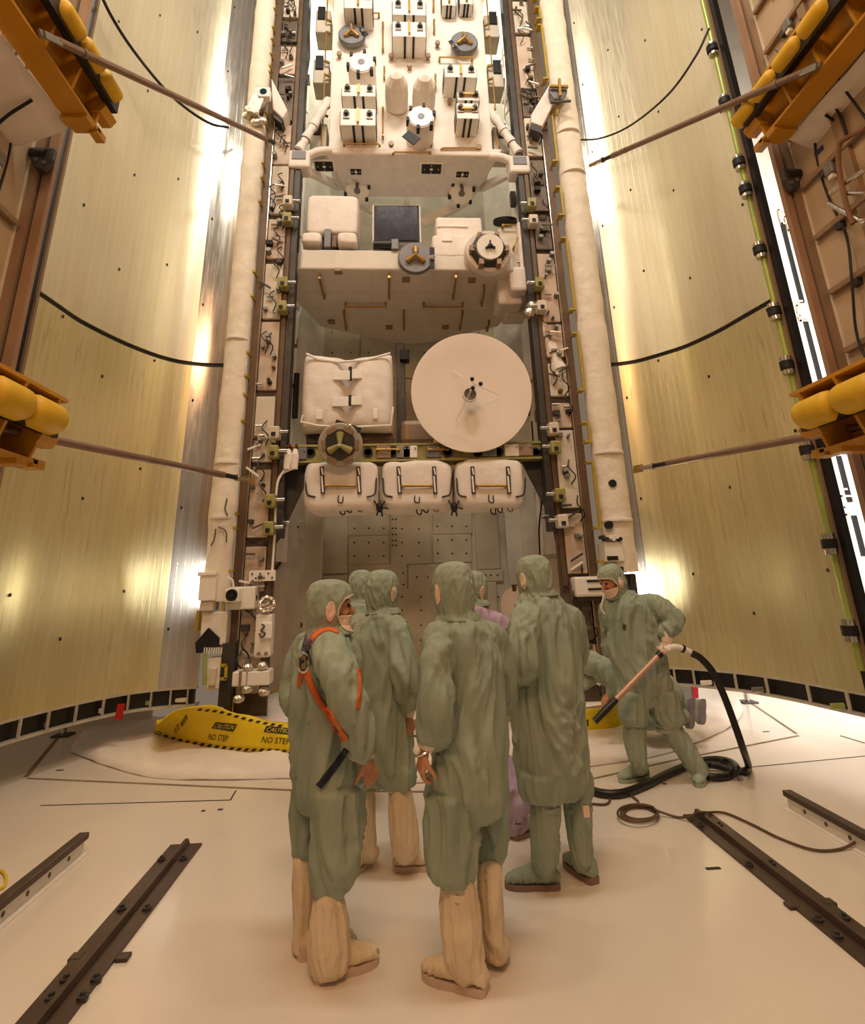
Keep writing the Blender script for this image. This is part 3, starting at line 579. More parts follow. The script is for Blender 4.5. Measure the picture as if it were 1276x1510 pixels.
for s, (x0, x1), yb in ((-1, (399, 410), 785), (1, (816, 828), 775)):
    p0, p1 = onY(x0, 680, 7.9), onY(x1, yb, 7.9); xa, xb = sorted((p0[0], p1[0]))
    MB().box((xa, 7.85, p1[2]), (xb, 8.0, zb)).build('keel_post', W_PANEL, ca, bevel=.01)
    MB().prism([(xa, 7.87, p1[2]), (xb, 7.87, p1[2]), (xb - s * .0, 7.87, p1[2] - .12), ((xa + xb) / 2, 7.87, p1[2] - .2)], (0, .1, 0)).build('post_tip', GREY, ca)
    MB().prism([(xa if s > 0 else xb, 7.95, zb), ((xa if s > 0 else xb) - s * .42, 8.0, zb), (xa if s > 0 else xb, 7.95, p1[2] - .1)], (0, .06, 0)).build('gusset', DGREY, ca)
    for z in (3.42, 2.5): MB().cyl((bx(s, 1.7), 7.85, z), (bx(s, 2.05), 7.85, z), .035, n=10).build('trunnion', SILVER, ca, smooth=True)
g = grapple(502, 656, 7.5, 33, ca, ((495, 622), (532, 635)), (0, -1, -.25), mat('beige_disc', '#b3a796', .5, .1, var=.1), True)
MB().lathe([(.11, -.04), (.24, .03), (.2, .035)], onY(502, 656, 7.5), (0, -1, -.25), 6).build('hexagon_ring', DGREY, g)
pbox(452, 629, 522, 654, 7.95, .4, 'carrier_rack', DGREY, ca); pbox(522, 640, 580, 654, 7.95, .4, 'carrier_rack', BROWN, ca); pbox(585, 505, 598, 655, 8.6, .2, 'mast', DGREY, ca); pbox(590, 515, 604, 530, 8.5, .2, 'mast_clamp', BLACK, ca)
pbox(590, 618, 640, 655, 8.4, .5, 'covered_unit', PRIMER, ca, .08)
# cinched white bag box
lb = thing('drive_unit_bag', 'white cloth-bagged drive unit cinched down its middle, standing on the carrier beam', 'covered box', (-.75, 8.1, 3.6))
a, b = onY(447, 520, 7.7), onY(580, 630, 7.7); cx, cz = (a[0] + b[0]) / 2, (a[2] + b[2]) / 2; hw, hh = (b[0] - a[0]) / 2, (a[2] - b[2]) / 2
rings = []; N_ = 41
for i in range(N_):
    v = -1 + 2 * i / (N_ - 1); row = []
    for k in range(N_):
        u = -1 + 2 * k / (N_ - 1); pinch = math.exp(-abs(u / .17) ** 1.4) * (1 - .25 * v * v); tri = max(0, 1 - abs(u) * 2.2 - (v + .75) * 1.4) if v < 0 else max(0, 1 - abs(u) * 2.0 - (1 - v) * 2.2)
        x = cx + hw * u * (1 - .03 * abs(v) ** 3); z = cz + hh * v * (1 + .04 * abs(u)) - (.1 * hh * (1 - u * u) if v > .85 else 0)
        y = 7.7 + .2 * pinch - .07 * (1 - u * u) * (1 - v * v) + .1 * (abs(u) ** 10 + abs(v) ** 10) + .015 * noise.noise((x * 6, z * 6, 3)) - .04 * tri
        row.append((x, y, z))
    rings.append(row)
mbx = MB(); V = [p for r in rings for p in r]; back = [(p[0], 8.35, p[2]) for p in V]; Fc = []; T = N_ * N_
for i in range(N_ - 1):
    for k in range(N_ - 1): q = i * N_ + k; Fc += [(q, q + 1, q + N_ + 1, q + N_), (T + q + 1, T + q, T + q + N_, T + q + N_ + 1)]
for k in range(N_ - 1):
    Fc += [(k + 1, k, T + k, T + k + 1), (T - N_ + k, T - N_ + k + 1, 2 * T - N_ + k + 1, 2 * T - N_ + k), (k * N_, (k + 1) * N_, T + (k + 1) * N_, T + k * N_), ((k + 1) * N_ + N_ - 1, k * N_ + N_ - 1, T + k * N_ + N_ - 1, T + (k + 1) * N_ + N_ - 1)]
mbx.add(V + back, Fc).build('bag', W_FAB, lb, smooth=True)
for (x0, y0, x1, y1) in [(491, 546, 516, 560), (519, 544, 534, 558), (490, 585, 514, 599), (518, 584, 534, 597), (466, 604, 476, 618), (550, 602, 557, 617)]: pbox(x0, y0, x1, y1, 7.64, .03, 'flap', W_PAINT, lb, .006)
for (x0, y0, x1, y1) in [(514, 540, 519, 560), (514, 582, 519, 597)]: pbox(x0, y0, x1, y1, 7.66, .06, 'lacing', BLACK, lb, .01)
MB().tube([onY(x, y, 7.68) for x, y in [(452, 522), (470, 530), (500, 534), (540, 531), (576, 521)]], .02, 8).build('hem', W_PAINT, lb, smooth=True)
MB().tube([onY(x, y, 7.68) for x, y in [(447, 612), (444, 622), (470, 628), (520, 630), (577, 627), (580, 600)]], .018, 8).build('hem', W_PAINT, lb, smooth=True)
# dish antenna
dc = onY(696, 577.5, 7.55); R = .5 * np.linalg.norm(onY(785, 577.5, 7.55) - onY(607, 577.5, 7.55))
da = thing('dish_antenna', 'big white round dish antenna facing out of the lower bay', 'antenna', (dc[0], 7.75, 3.5))
ax = np.array([0, -1, -.12]); DISH = mat('dish_white', '#f0e3d4', .55, var=.02, scale=2)
MB().lathe([(R * .12, -.2), (R * .5, -.1), (R, -.02), (R, 0), (R * .97, 0.0), (R * .7, -.035), (R * .4, -.06), (R * .02, -.07)], dc, ax, 72).build('reflector', DISH, da, smooth=True)
ap = onY(700, 566, 7.2); tips = [onY(x, y, 7.55) for x, y in [(668, 547), (737, 583), (673, 620)]]
for t in tips: MB().tube([t, ap], .006, 6).build('feed_strut', W_PAINT, da)
for x, y in [(696.5, 559), (709, 566), (697.5, 572)]: MB().sph(onY(x, y, 7.2), .03, 10, 6).build('feed_knob', BLACK, da, smooth=True)
MB().lathe([(.1, 0), (.1, .1), (.085, .1), (.085, 0)], onY(692.5, 583, 7.5), ax, 24).build('feed_ring', W_FAB, da, smooth=True); MB().lathe([(.102, .03), (.102, .05)], onY(692.5, 583, 7.5), ax, 24).build('ring_band', GREY, da)
MB().tube([onY(693, 576, 7.42), onY(697, 572, 7.22)], .012, 6).build('feed_strut', W_PAINT, da)
MB().cyl(dc + [0, .15, .05], dc + [0, .5, -.6], .07, n=12).build('mount_arm', GREY, da, smooth=True)
# batteries
STRAPD = mat('strap_dark', '#3c3029', .7); STRAPW = mat('strap_white', '#f2ece4', .7)
for k, (x0, x1, nm) in enumerate([(448, 558, 'left'), (562, 669, 'middle'), (671, 778, 'right')]):
    a, b = onY(x0, 678, 7.72), onY(x1, 742, 7.72); cx = (a[0] + b[0]) / 2
    t = thing('battery_unit', 'white quilted battery box under the carrier beam, %s one of three' % nm, 'battery', (cx, 8.1, 2.6), 'battery boxes below the beam')
    zt, zb_ = 3.3, 2.62
    superbox((cx, 8.1, (zt + zb_) / 2), (b[0] - a[0], .78, zt - zb_), .3, 48, 26, .02, k * 3).build('quilted_cover', W_FAB, t, smooth=True)
    wpx = x1 - x0
    for u in (.25, .74):
        xx = x0 + wpx * u
        for (ya, yb_, wd, m, yy) in ((688, 728, .055, STRAPD, 7.69), (702, 726, .022, STRAPW, 7.675), (690, 700, .02, STRAPW, 7.675)):
            p, q = onY(xx - 1, ya, yy), onY(xx + 1, yb_, yy); MB().bar(p, q, wd, .02, (0, -1, 0)).build('strap', m, t)
    rail(onY(x0 + wpx * .3, 717, 7.73), onY(x0 + wpx * .69, 717, 7.73), (0, -.06, 0), t, GOLD, .02)
    for u, y, m in ((.5, 735, STRAPD), (.53, 752, BLACK), (.62, 749, BLACK), (.76, 748, PRIMER)):
        p = onY(x0 + wpx * u, y, 7.72 if y < 740 else 7.85); MB().tube(spline([p + [-.03, 0, .05], p + [-.035, -.03, -.04], p + [.02, -.03, -.06], p + [.03, 0, .04]], 4), .009, 6).build('hook', m, t)
    for e, sg_ in ((x0 + 3, 1), (x1 - 3, -1)):
        MB().tube(spline([onY(e, 705, 7.78), onY(e + sg_ * 2, 728, 7.72), onY(e + sg_ * 14, 733, 7.7)], 4), .012, 6).build('edge_cord', STRAPD, t)
for x, y in ((560, 748), (670, 748)):
    kn = thing('tied_cord', 'black cord knotted between the %s two battery boxes' % ('left-hand' if x < 600 else 'right-hand'), 'cord', onY(x, y, 7.74))
    MB().sph(onY(x, y, 7.74), (.05, .05, .07), 8, 6).build('knot', BLACK, kn, smooth=True)
    for dx, dy in ((-8, -10), (7, -9), (-4, 12), (4, 13), (12, 2)): MB().tube(spline([onY(x, y, 7.74), onY(x + dx * .6, y + dy * .4, 7.7), onY(x + dx, y + dy, 7.74)], 3), .012, 6).build('cord_end', BLACK, kn)
# pair of white connector socks with their cable
sk = thing('umbilical_cable', 'white umbilical cable hanging from two connector socks at the beam end', 'cable', onY(405, 860, 7.6))
for x0, x1 in ((426, 423), (436, 434)):
    MB().tube([onY(x0, 664, 7.7), onY(x0 - 1, 672, 7.62), onY(x1, 692, 7.62)], [.03, .055, .045], 10).build('connector_sock', W_FAB, sk, smooth=True)
    MB().tube(spline([onY(x0, 664, 7.7), onY(x0 + 1, 655, 7.68), onY(x0 + 3, 662, 7.75)], 4), .012, 6).build('lanyard', RED, sk)
    MB().tube(spline([onY(x1, 690, 7.62), onY(415, 700, 7.64), onY(408, 722, 7.64), onY(405, 790, 7.66), onY(401, 850, 7.66)], 6), .016, 8).build('cable', W_PAINT, sk, smooth=True)
# black hoses on the left wall
for k in (0, 5):
    o = MB().tube(spline([onY(440 - k, 778 + k, 9.6), onY(428 - k, 770 + k, 9.55), onY(419 - k, 785 + k, 9.5), onY(417 - k, 820, 9.4), onY(405, 843 + k, 8.8)], 6), .022, 8).build('black_hose', RUBBER, wl, smooth=True)
pbox(438, 768, 448, 795, 9.6, .1, 'hose_box', W_PANEL, wl)
# ================================================================ hardware low on the sills
cb = thing('sill_camera', 'white square camera with a round dark lens on the lower left sill', 'camera', onY(345, 900, 7.5))
pbox(336, 865, 376, 899, 7.5, .3, 'body', W_PAINT, cb, .02); pbox(331, 868, 352, 888, 7.3, .2, 'lens_housing', W_SHINY, cb)
c = onY(342, 877.5, 7.3); l = MB().lathe([(.068, 0), (.068, -.02), (.05, -.02), (.05, -.005), (.03, .0), (.03, -.015), (.004, -.015)], c, (0, 1, 0), 24).build('lens', BLACK, cb, smooth=True)
MB().tube(spline([onY(345, 868, 7.4), onY(343, 856, 7.38), onY(336, 852, 7.42)], 5), .012, 6).build('cable', W_PAINT, cb, smooth=True)
fb = thing('assumed_floodlight_box', 'glaring white box with an assumed floodlight beside the left sill camera', 'lamp', onY(305, 900, 7.35))  # white box taken for a floodlight; the light in it is assumed
pbox(293, 848, 318, 886, 7.35, .3, 'housing', W_SHINY, fb); pbox(291, 843, 319, 849, 7.33, .34, 'lid', W_SHINY, fb); pbox(294, 886, 314, 901, 7.38, .25, 'bracket', W_PANEL, fb)
area('assumed_flood_lamp', onY(287, 862, 7.45), onY(287, 862, 7.45) + np.array([-.25, .3, .05]), .12, 9, (1.0, .95, .85), .5, 130)  # lamp assumed from the glare low on the left door
ub = thing('thermal_box', 'white box over a black pointed cover and fins, low on left sill', 'equipment box', onY(315, 965, 7.4))
pbox(296, 902, 334, 952, 7.45, .25, 'case', W_PAINT, ub, .015); pts = [onY(x, y, 7.41) for x, y in [(289, 963), (288, 948), (307, 926), (323, 941), (322, 954), (300, 963)]]
MB().prism(pts, (0, .12, 0)).build('black_cover', BLACK, ub)
for k in range(8): pbox(300.5 + 3.6 * k, 955, 301.8 + 3.6 * k, 964, 7.38, .03, 'fin', W_PAINT, ub, 0)
pbox(289, 900, 293, 930, 7.5, .1, 'yellow_edge', YHAND, ub, 0)
lk = thing('door_latch_block', 'cream latch mechanism with a pale rod at the foot of the left sill', 'latch', onY(315, 1020, 7.4))
pbox(304, 970, 327, 1018, 7.42, .2, 'block', W_FAB, lk, .02); pbox(308, 985, 318, 1012, 7.38, .05, 'front_plate', W_PANEL, lk); MB().cyl(onY(302, 963, 7.38), onY(302, 1010, 7.38), .022, n=10).build('rod', TUBEG, lk, smooth=True)
for a, b_ in [((325, 981), (334, 981)), ((325, 1001), (334, 1001)), ((334, 981), (333, 1001))]: MB().bar(onY(*a, 7.38), onY(*b_, 7.38), .03, .03).build('yellow_loop', YHAND, lk)
st = MB().box(onY(331, 948, 7.5), onY(340, 1042, 7.42)).build('steel_post', DGREY); tag(st, 'dark grey steel post at the foot of the left sill', 'post')
tu = thing('avionics_unit', 'tall white avionics unit with dark squiggled cables near the left wall', 'equipment box', onY(387, 972, 7.5))
pbox(375, 905, 400, 970, 7.45, .2, 'case', W_PAINT, tu, .03); pbox(384, 918, 401, 942, 7.41, .05, 'cover', W_SHINY, tu)
for x in (381, 392): pbox(x - 3, 961, x + 3, 966, 7.43, .03, 'connector', PRIMER, tu)
MB().tube(spline([onY(x, y, 7.39) for x, y in [(386, 920), (390, 924), (385, 930), (391, 934), (386, 940), (382, 934)]], 5), .009, 6).build('cable', DGREY, tu, smooth=True)
c = onY(393, 892, 7.5); MB().lathe([(.1, 0), (.1, .06), (.07, .06), (.07, 0)], c, (.3, -1, .2), 18).build('foil_ring', FOIL, tu, smooth=True)
lu = thing('foil_unit', 'long white box with foil-wrapped joints on the bulkhead deck', 'equipment box', onY(370, 1015, 7.35))
pbox(342, 990, 397, 1012, 7.3, .25, 'case', W_PAINT, lu, .015); pbox(352, 990, 356, 1012, 7.29, .03, 'strap', PRIMER, lu, 0); pbox(363, 988, 365, 1013, 7.29, .03, 'strap', FOIL, lu, 0)
for x, y in [(366, 984), (387, 982), (364, 1016), (352, 1030), (389, 1020)]: MB().sph(onY(x, y, 7.35), (.07, .07, .05), 12, 8).build('foil_wrap', FOIL, lu, smooth=True)
o = pbox(367, 841, 406, 857, 7.6, .05, 'marked_plate', W_PAINT, None, .006); tag(o, 'small white riveted plate bridging the left sill and wall', 'plate'); xa, xb, zb, zt = rect(o)
for k in range(6): MB().lathe([(.012, 0), (.012, -.01)], (xa + .04 + .05 * k, 7.6, zt - .04 - .05 * (k % 2)), (0, 1, 0), 6).build('rivet', DGREY, o)
# right
rb = thing('slotted_box', 'white box with two black slots low on the right sill', 'equipment box', onY(870, 882, 7.5))
pbox(849, 850, 893, 880, 7.5, .3, 'case', W_PAINT, rb, .03); pbox(866, 855, 892, 858, 7.485, .03, 'slot', BLACK, rb, 0); pbox(868, 867, 893, 870, 7.485, .03, 'slot', BLACK, rb, 0); pbox(852, 880, 890, 886, 7.55, .2, 'base', DGREY, rb)
rc = thing('connector_housing', 'white housing with a black window and a row of connectors below the right roll', 'equipment box', onY(905, 830, 7.4))
pbox(893, 799, 920, 828, 7.4, .3, 'case', W_PAINT, rc, .01); pbox(896, 820, 912, 826, 7.385, .03, 'window', BLACK, rc, 0)
for k in range(6): c = onY(889 + 5 * k, 792 + (k % 2) * 3, 7.4); MB().lathe([(.025, .1), (.025, -.04), (.015, -.04)], c, (0, 1, 0), 10).build('connector', rnd.choice([W_PAINT, DGREY, BLACK]), rc, smooth=True)
pbox(902, 829, 925, 845, 7.45, .25, 'lower_case', W_PANEL, rc); pbox(905, 836, 920, 842, 7.43, .04, 'window', BLACK, rc, 0); pbox(914, 846, 928, 868, 7.5, .2, 'dark_block', DGREY, rc)
fr2 = thing('assumed_floodlight_box', 'added dark-backed floodlight box for glare on the right door trough', 'lamp', onY(932, 880, 7.45)); pbox(930, 846, 940, 880, 7.5, .15, 'housing', DGREY, fr2)  # box added as a fixture for the assumed light beside it
area('assumed_flood_lamp', onY(945, 862, 7.55), onY(945, 862, 7.55) + np.array([.25, .3, .05]), .12, 9, (1.0, .95, .85), .5, 130)  # lamp assumed from the glare low on the right door
hb = thing('toothed_hub', 'white toothed hub wheel standing at the right wall behind the group', 'wheel', onY(766, 915, 9.3))
c = onY(768, 892, 9.3); MB().lathe([(.2, 0), (.28, 0), (.28, -.12), (.2, -.12)], c, (.6, 1, 0), 32).build('ring', W_SHINY, hb, smooth=True); MB().lathe([(.12, -.05), (.14, .02), (.02, .03)], c, (.6, 1, 0), 20).build('core', BLACK, hb, smooth=True)
for k in range(22): a = k * .2856; q = c + np.array([math.cos(a) * .3 * .86, -.12 + -math.cos(a) * .15, math.sin(a) * .3]); MB().box(q - .018, q + .018).build('tooth', W_PAINT, hb)
pbox(756, 862, 763, 872, 9.2, .1, 'dark_clamp', BROWN, hb); pbox(743, 928, 757, 940, 9.0, .2, 'dark_clamp', BLACK, hb)
# upper sill hardware
fc = thing('foil_camera', 'foil-wrapped camera with a white square hood high on the left roll', 'camera', onY(380, 180, 7.35))
MB().bar(onY(374, 172, 7.36), onY(388, 135, 7.3), .2, .2, (0, 1, 0)).build('foil_body', FOIL, fc, bevel=.02); h = pbox(381, 128, 398, 142, 7.2, .12, 'hood', W_SHINY, fc); rect(h)
MB().lathe([(.055, 0), (.055, -.01)], onY(388.5, 135, 7.2), (0, 1, 0), 20).build('lens', mat('blue_glass', '#27405a', .1, .3), fc)
for q in [(369, 160), (366, 170), (378, 180), (386, 178)]: MB().sph(onY(*q, 7.38), (.09, .06, .07), 10, 6).build('foil_crumple', FOIL, fc, smooth=True)
wd = thing('wedge_pedestal', 'white wedge-shaped pedestal jutting over the upper left sill', 'pedestal', onY(412, 178, 7.5)); MB().prism([onY(x, y, 7.4) for x, y in [(400, 114), (424, 162), (417, 174), (402, 160)]], (0, .3, 0)).build('wedge', W_FAB, wd, bevel=.02); MB().prism([onY(x, y, 7.45) for x, y in [(403, 162), (417, 175), (415, 182), (403, 172)]], (0, .2, 0)).build('base', DGREY, wd)
wp = thing('arm_pedestal', 'white wedge pedestal with a grey crossed grapple head on the upper right roll', 'pedestal', onY(805, 195, 7.45)); MB().prism([onY(x, y, 7.4) for x, y in [(812, 122), (818, 150), (800, 186), (784, 180), (784, 168)]], (0, .3, 0)).build('wedge', W_FAB, wp, bevel=.02)
MB().prism([onY(x, y, 7.42) for x, y in [(783, 182), (800, 188), (798, 196), (783, 190)]], (0, .2, 0)).build('base', DGREY, wp)
MB().prism([onY(x, y, 7.25) for x, y in [(811, 124), (838, 124), (837, 136), (829, 147), (818, 145), (811, 136)]], (0, .12, 0)).build('grapple_plate', GRAPPLE, wp, bevel=.02)
MB().bar(onY(811, 127, 7.2), onY(838, 128, 7.2), .04, .04).build('cross_bar', GOLD, wp); MB().bar(onY(825, 117, 7.2), onY(826, 142, 7.2), .05, .04).build('cross_bar', GOLD, wp); MB().bar(onY(812, 151, 7.24), onY(842, 149, 7.24), .03, .03).build('cross_bar', DGREY, wp); MB().bar(onY(822, 155, 7.4), onY(822, 170, 7.4), .04, .03).build('yellow_tab', YHAND, wp)
ra = thing('padded_strut', 'white padded strut with foil ends hanging below the right end of the pallet', 'strut', onY(826, 555, 7.8))
p, q = onY(789, 456, 7.8), onY(826, 545, 7.7); MB().tube([p + (q - p) * t for t in np.linspace(0, 1, 12)], [.09 + .015 * math.sin(i * 1.9) for i in range(12)], 12).build('padding', W_FAB, ra, smooth=True)
for (x, y) in [(785, 452), (795, 455), (781, 462), (824, 540)]: MB().sph(onY(x, y, 7.72), (.1, .1, .09), 10, 6).build('foil_wrap', FOIL, ra, smooth=True)
for t in (.25, .5, .75): MB().lathe([(.105, -.01), (.105, .01)], p + (q - p) * t, q - p, 12).build('tie_band', BROWN, ra)
pbox(794, 535, 806, 556, 7.9, .15, 'bracket', W_PANEL, ra); pbox(820, 528, 828, 552, 7.65, .1, 'bracket', W_PAINT, ra)
# ================================================================ room around the orbiter
struct(MB().box((4.2, 8.9, -.2), (11, 9.0, 17)).build('wall_outer_right', ROOMW), 'glaring white room wall seen past the right door', 'wall')
struct(MB().box((-10, 8.9, -.2), (-3.4, 9.0, 17)).build('wall_outer_left', ROOMW), 'cream room wall behind the left door', 'wall')
wor = bpy.data.objects['wall_outer_right']
for p, q in [((1158, 330), (1183, 445)), ((1190, 470), (1216, 580)), ((1240, 672), (1255, 740)), ((1262, 760), (1276, 820))]:
    a, b = onY(*p, 8.85), onY(*q, 8.85); xm = (a[0] + b[0]) / 2; MB().box((xm - .035, 8.86, b[2]), (xm + .035, 8.9, a[2])).build('dark_conduit', BLACK, wor)
for (x, y) in [(1175, 455), (1188, 462), (1240, 735), (1255, 745), (1160, 320), (1170, 330)]:
    c = onY(x, y, 8.85); b = MB(); b.box(c - [.14, .02, .16], c + [.14, 0, -.13]); b.box(c - [.14, .02, -.13], c + [.14, 0, .16]); b.box(c - [.14, .02, .16], c + [-.11, 0, .16]); b.build('outlined_panel', W_PANEL, wor)
area('added_outer_wall_lamp', (6.6, 6.3, 5.0), (6.2, 8.9, 5.0), 2.0, 560, (1.0, .96, .95), 9.0)  # unseen lamp added to whiten the wall past the right door
b = MB().box((-9, 7.1, -.2), (-2.75, 8.9, 0)).build('floor_left_bay', fm); struct(b, 'white floor strip running under the left door', 'floor')
b = MB().box((3.25, 7.1, -.2), (9.5, 8.9, 0)).build('floor_right_bay', fm); struct(b, 'white floor strip running under the right door', 'floor')
struct(MB().box((-2.75, 7.1, -.9), (3.25, 10.5, -.8)).build('floor_pit', W_PANEL), 'dim pit floor below the gap at the orbiter', 'floor')
# ---------------------------------------------------------------- steel columns at both sides
for s, side in ((-1, 'left'), (1, 'right')):
    if s < 0: X = lambda u: onY(70 - (u * 17), 300, 4.95)[0]
    else: X = lambda u: onY(1194 + u * 13, 438, 4.95)[0]
    d = thing('steel_column', '%s tan steel column and %s rising past the door edge' % (side, 'cable-hung side panel' if s < 0 else 'ladder rungs'), 'column', (X(1), 4.0, 0))
    MB().box((X(0), 4.93, 0), (X(.85), 4.99, 16)).build('front_flange', COPPERY, d); MB().box((X(.85), 4.95, 0), (X(1.05), 5.05, 16)).build('web', DGREY, d)
    MB().box((X(1.05), 4.9, 0), (X(1.85), 4.96, 16)).build('channel', PRIMER, d); MB().box((X(1.85), 4.88, 0), (X(2.0), 5.0, 16)).build('channel_lip', W_PANEL, d)
    MB().box((X(2.0), .5, 0), (X(2.0) + s * .1, 4.9, 16)).build('side_panel', mat('cream_side_panel', '#c3ab8c', .55, var=.1, scale=2), d)
    MB().box((X(2.0) - s * .05, 4.2, 0), (X(2.0), 4.3, 16)).build('side_channel', PRIMER, d); MB().box((X(2.0) - s * .04, 3.6, 0), (X(2.0), 3.66, 16)).build('side_channel', W_PANEL, d)
    for z in np.arange(.6, 12, .62) if s > 0 else (5.05, 3.9, 8.5):
        h = MB().bar((X(1.7), 4.86, z), (X(2.0) - s * .06, 3.2, z - .02), .05, .06).build('rung', PRIMER, d, bevel=.008)
        MB().box((X(1.95) - .05, 4.5, z - .1), (X(1.95) + .05, 4.58, z + .02)).build('rung_bracket', DGREY, h)
    for k in range(3):
        pts = [(X(2.0) - s * (.05 + .05 * math.sin(i + k)), 4.55 - .3 * k + .08 * math.sin(i * 1.7 + k * 2), 3.2 + i * .5) for i in range(9)]
        MB().tube(spline(pts, 5), .012, 6).build('hanging_cable', RUBBER, d, smooth=True)
    for z in (5.4, 7.3, 3.4): q = MB().box((X(2.0) - s * .07, 4.4, z), (X(2.0), 4.52, z + .14)).build('junction_box', GREY, d, bevel=.02); MB().box((X(2.0) - s * .06, 4.43, z - .04), (X(2.0) - s * .02, 4.49, z)).build('gland', W_PAINT, q)
    # black end bracket with bolts below the upper platform
    z = onY(95 if s < 0 else 1150, 225 if s < 0 else 255, 4.85)[2]
    q = MB().prism([(X(-.2), 4.84, z + .06), (X(2.1), 4.84, z + .06), (X(2.0), 4.84, z - .02), (X(1.1), 4.84, z - .2), (X(.3), 4.84, z - .22), (X(-.2), 4.84, z - .08)], (0, .08, 0)).build('end_bracket', DGREY, d, bevel=.02)
    for k in range(2): MB().lathe([(.02, 0), (.02, -.012), (.011, -.012), (.011, -.004)], (X(.35 + .75 * k), 4.84, z - .13 + .03 * k), (0, 1, 0), 12).build('bolt', GREY, q)
    MB().cyl((X(.4), 4.86, z - .02), (X(1.8), 4.86, z - .0), .05, n=12).build('roller', RUBBER, q, smooth=True)
    if s > 0: MB().box((X(2.0) - .01, 4.5, 5.75), (X(2.0) - .004, 4.62, 5.8)).build('blue_tape', mat('blue_tape', '#27376e', .6), d)
# white truss and brown cable loom at the far upper right
tr = thing('pipe_truss', 'silver pipe truss with a brown cable loom at the upper right edge', 'truss', onX(1260, 330, 4.1))
for a, b_ in [((1225, 285), (1276, 250)), ((1222, 300), (1276, 330)), ((1245, 285), (1276, 285)), ((1255, 325), (1276, 325))]: MB().cyl(onX(*a, 4.13), onX(*b_, 4.13), .022, n=10).build('pipe', SILVER, tr, smooth=True)
MB().tube(spline([onX(x, y, 4.1) for x, y in [(1276, 190), (1250, 203), (1238, 215), (1238, 250), (1248, 300), (1258, 330)]], 5), .022, 8).build('cable_loom', mat('brown_loom', '#7d5433', .5), tr, smooth=True)
# ---------------------------------------------------------------- access platforms with padded noses
def platform(s, label, Zb, xo, xi, Yend, bumps, xb, zbm, brad, drape=True):
    d = thing('access_platform', label, 'platform', ((xo + xi) / 2, Yend - 1.0, Zb)); y0 = 1.2
    MB().box((xo, y0, Zb), (xi, Yend, Zb + .03)).build('bottom_flange', YSTEEL, d); xw = xo + (xi - xo) * .35
    MB().box((xw - .02, y0, Zb + .03), (xw + .02, Yend - .05, Zb + .5)).build('web', YSTEEL, d); MB().box((xo, y0, Zb + .5), (xi + (xi - xo) * .4, Yend, Zb + .53)).build('top_flange', YSTEEL, d)
    yy = Yend - .12
    while yy > y0:
        r = MB().prism([(xw, yy, Zb + .03), (xi, yy, Zb + .03), (xi + (xi - xo) * .4, yy, Zb + .5), (xw, yy, Zb + .5)], (0, .03, 0)).build('rib', YSTEEL, d)
        MB().lathe([(.02, 0), (.02, .04)], (xi + (xi - xo) * .2, yy, Zb + .35), (0, -1, 0), 8).build('bolt', YSTEEL, r); yy -= .42
    MB().box((xo, Yend - .25, Zb - .04), (xi, Yend - .12, Zb)).build('stop_bar', YSTEEL, d); MB().box((xi - (xi - xo) * .35, Yend - .05, Zb - .03), (xi, Yend + .1, Zb + .04)).build('end_tongue', YSTEEL, d)
    c = np.array([xi, Yend - .02, Zb + .22]); MB().cyl(c - [0, .12, 0], c + [0, .1, 0], .09, n=6).build('end_nut', YSTEEL, d)
    xe = xb - s * -1 * 0; xm = xi + (xb - xi) * .45
    MB().box((min(xm, xb), y0, zbm - .12), (max(xm, xb), Yend, zbm + .06)).build('bumper_backing', RUBBER, d)
    gap = min(abs(a - b) for a, b in zip(bumps, bumps[1:]))
    for yb in bumps:
        L = gap * .46; rr = brad; MB().loft([[(xb + k_ * rr * math.cos(a), yb + t_ * L, zbm + k_ * rr * math.sin(a)) for a in [6.28318 * j / 16 for j in range(16)]] for t_, k_ in ((-1, .45), (-.95, .72), (-.84, .93), (-.7, 1), (.7, 1), (.84, .93), (.95, .72), (1, .45))]).build('foam_bumper', YBUMP, d, smooth=True)
    if drape:
        N1, N2 = 18, 10; V, Fc = [], []
        for i in range(N1):
            for j in range(N2):
                u, v = i / (N1 - 1), j / (N2 - 1); x = xo + s * v * 1.5; y = y0 + u * (Yend - .1 - y0)
                V.append((x, y, Zb - .03 - .22 * math.sin(v * 3.1) * (1 + .3 * math.sin(u * 14)) + .05 * noise.noise((u * 5, v * 4, s))))
        for i in range(N1 - 1):
            for j in range(N2 - 1): q = i * N2 + j; Fc.append((q, q + 1, q + N2 + 1, q + N2))
        o = MB().add(V, Fc).build('cloth_drape', W_FAB, d, smooth=True); so = o.modifiers.new('solid', 'SOLIDIFY'); so.thickness = .008
        MB().tube(spline([(xo + s * .1, Yend - .5, Zb - .09), (xo + s * .35, Yend - .45, Zb - .27), (xo + s * .6, Yend - .3, Zb - .45), (xo + s * .6, Yend - .1, Zb - .9)], 6), .016, 6).build('tie_cord', BLACK, d, smooth=True)
    return d
Z1 = onY(140, 197, 4.75)[2]
xo = (onZ(0, 33, Z1)[0] + onZ(100, 190, Z1)[0]) / 2; xi = (onZ(20, 0, Z1)[0] + onZ(147, 200, Z1)[0]) / 2
def bump_y(pxs, x): return [onX(*p, x) for p in pxs]
xb = xi + .13; B = bump_y([(104, 28), (133, 83), (160, 128)], xb); zb = sum(p[2] for p in B) / 3; ys = [p[1] for p in B]
platform(-1, 'ochre access platform with narrow yellow bumpers at the upper left corner', Z1, xo, xi, 4.75, ys + [ys[0] - .47, ys[0] - .94], xb, zb, .085)
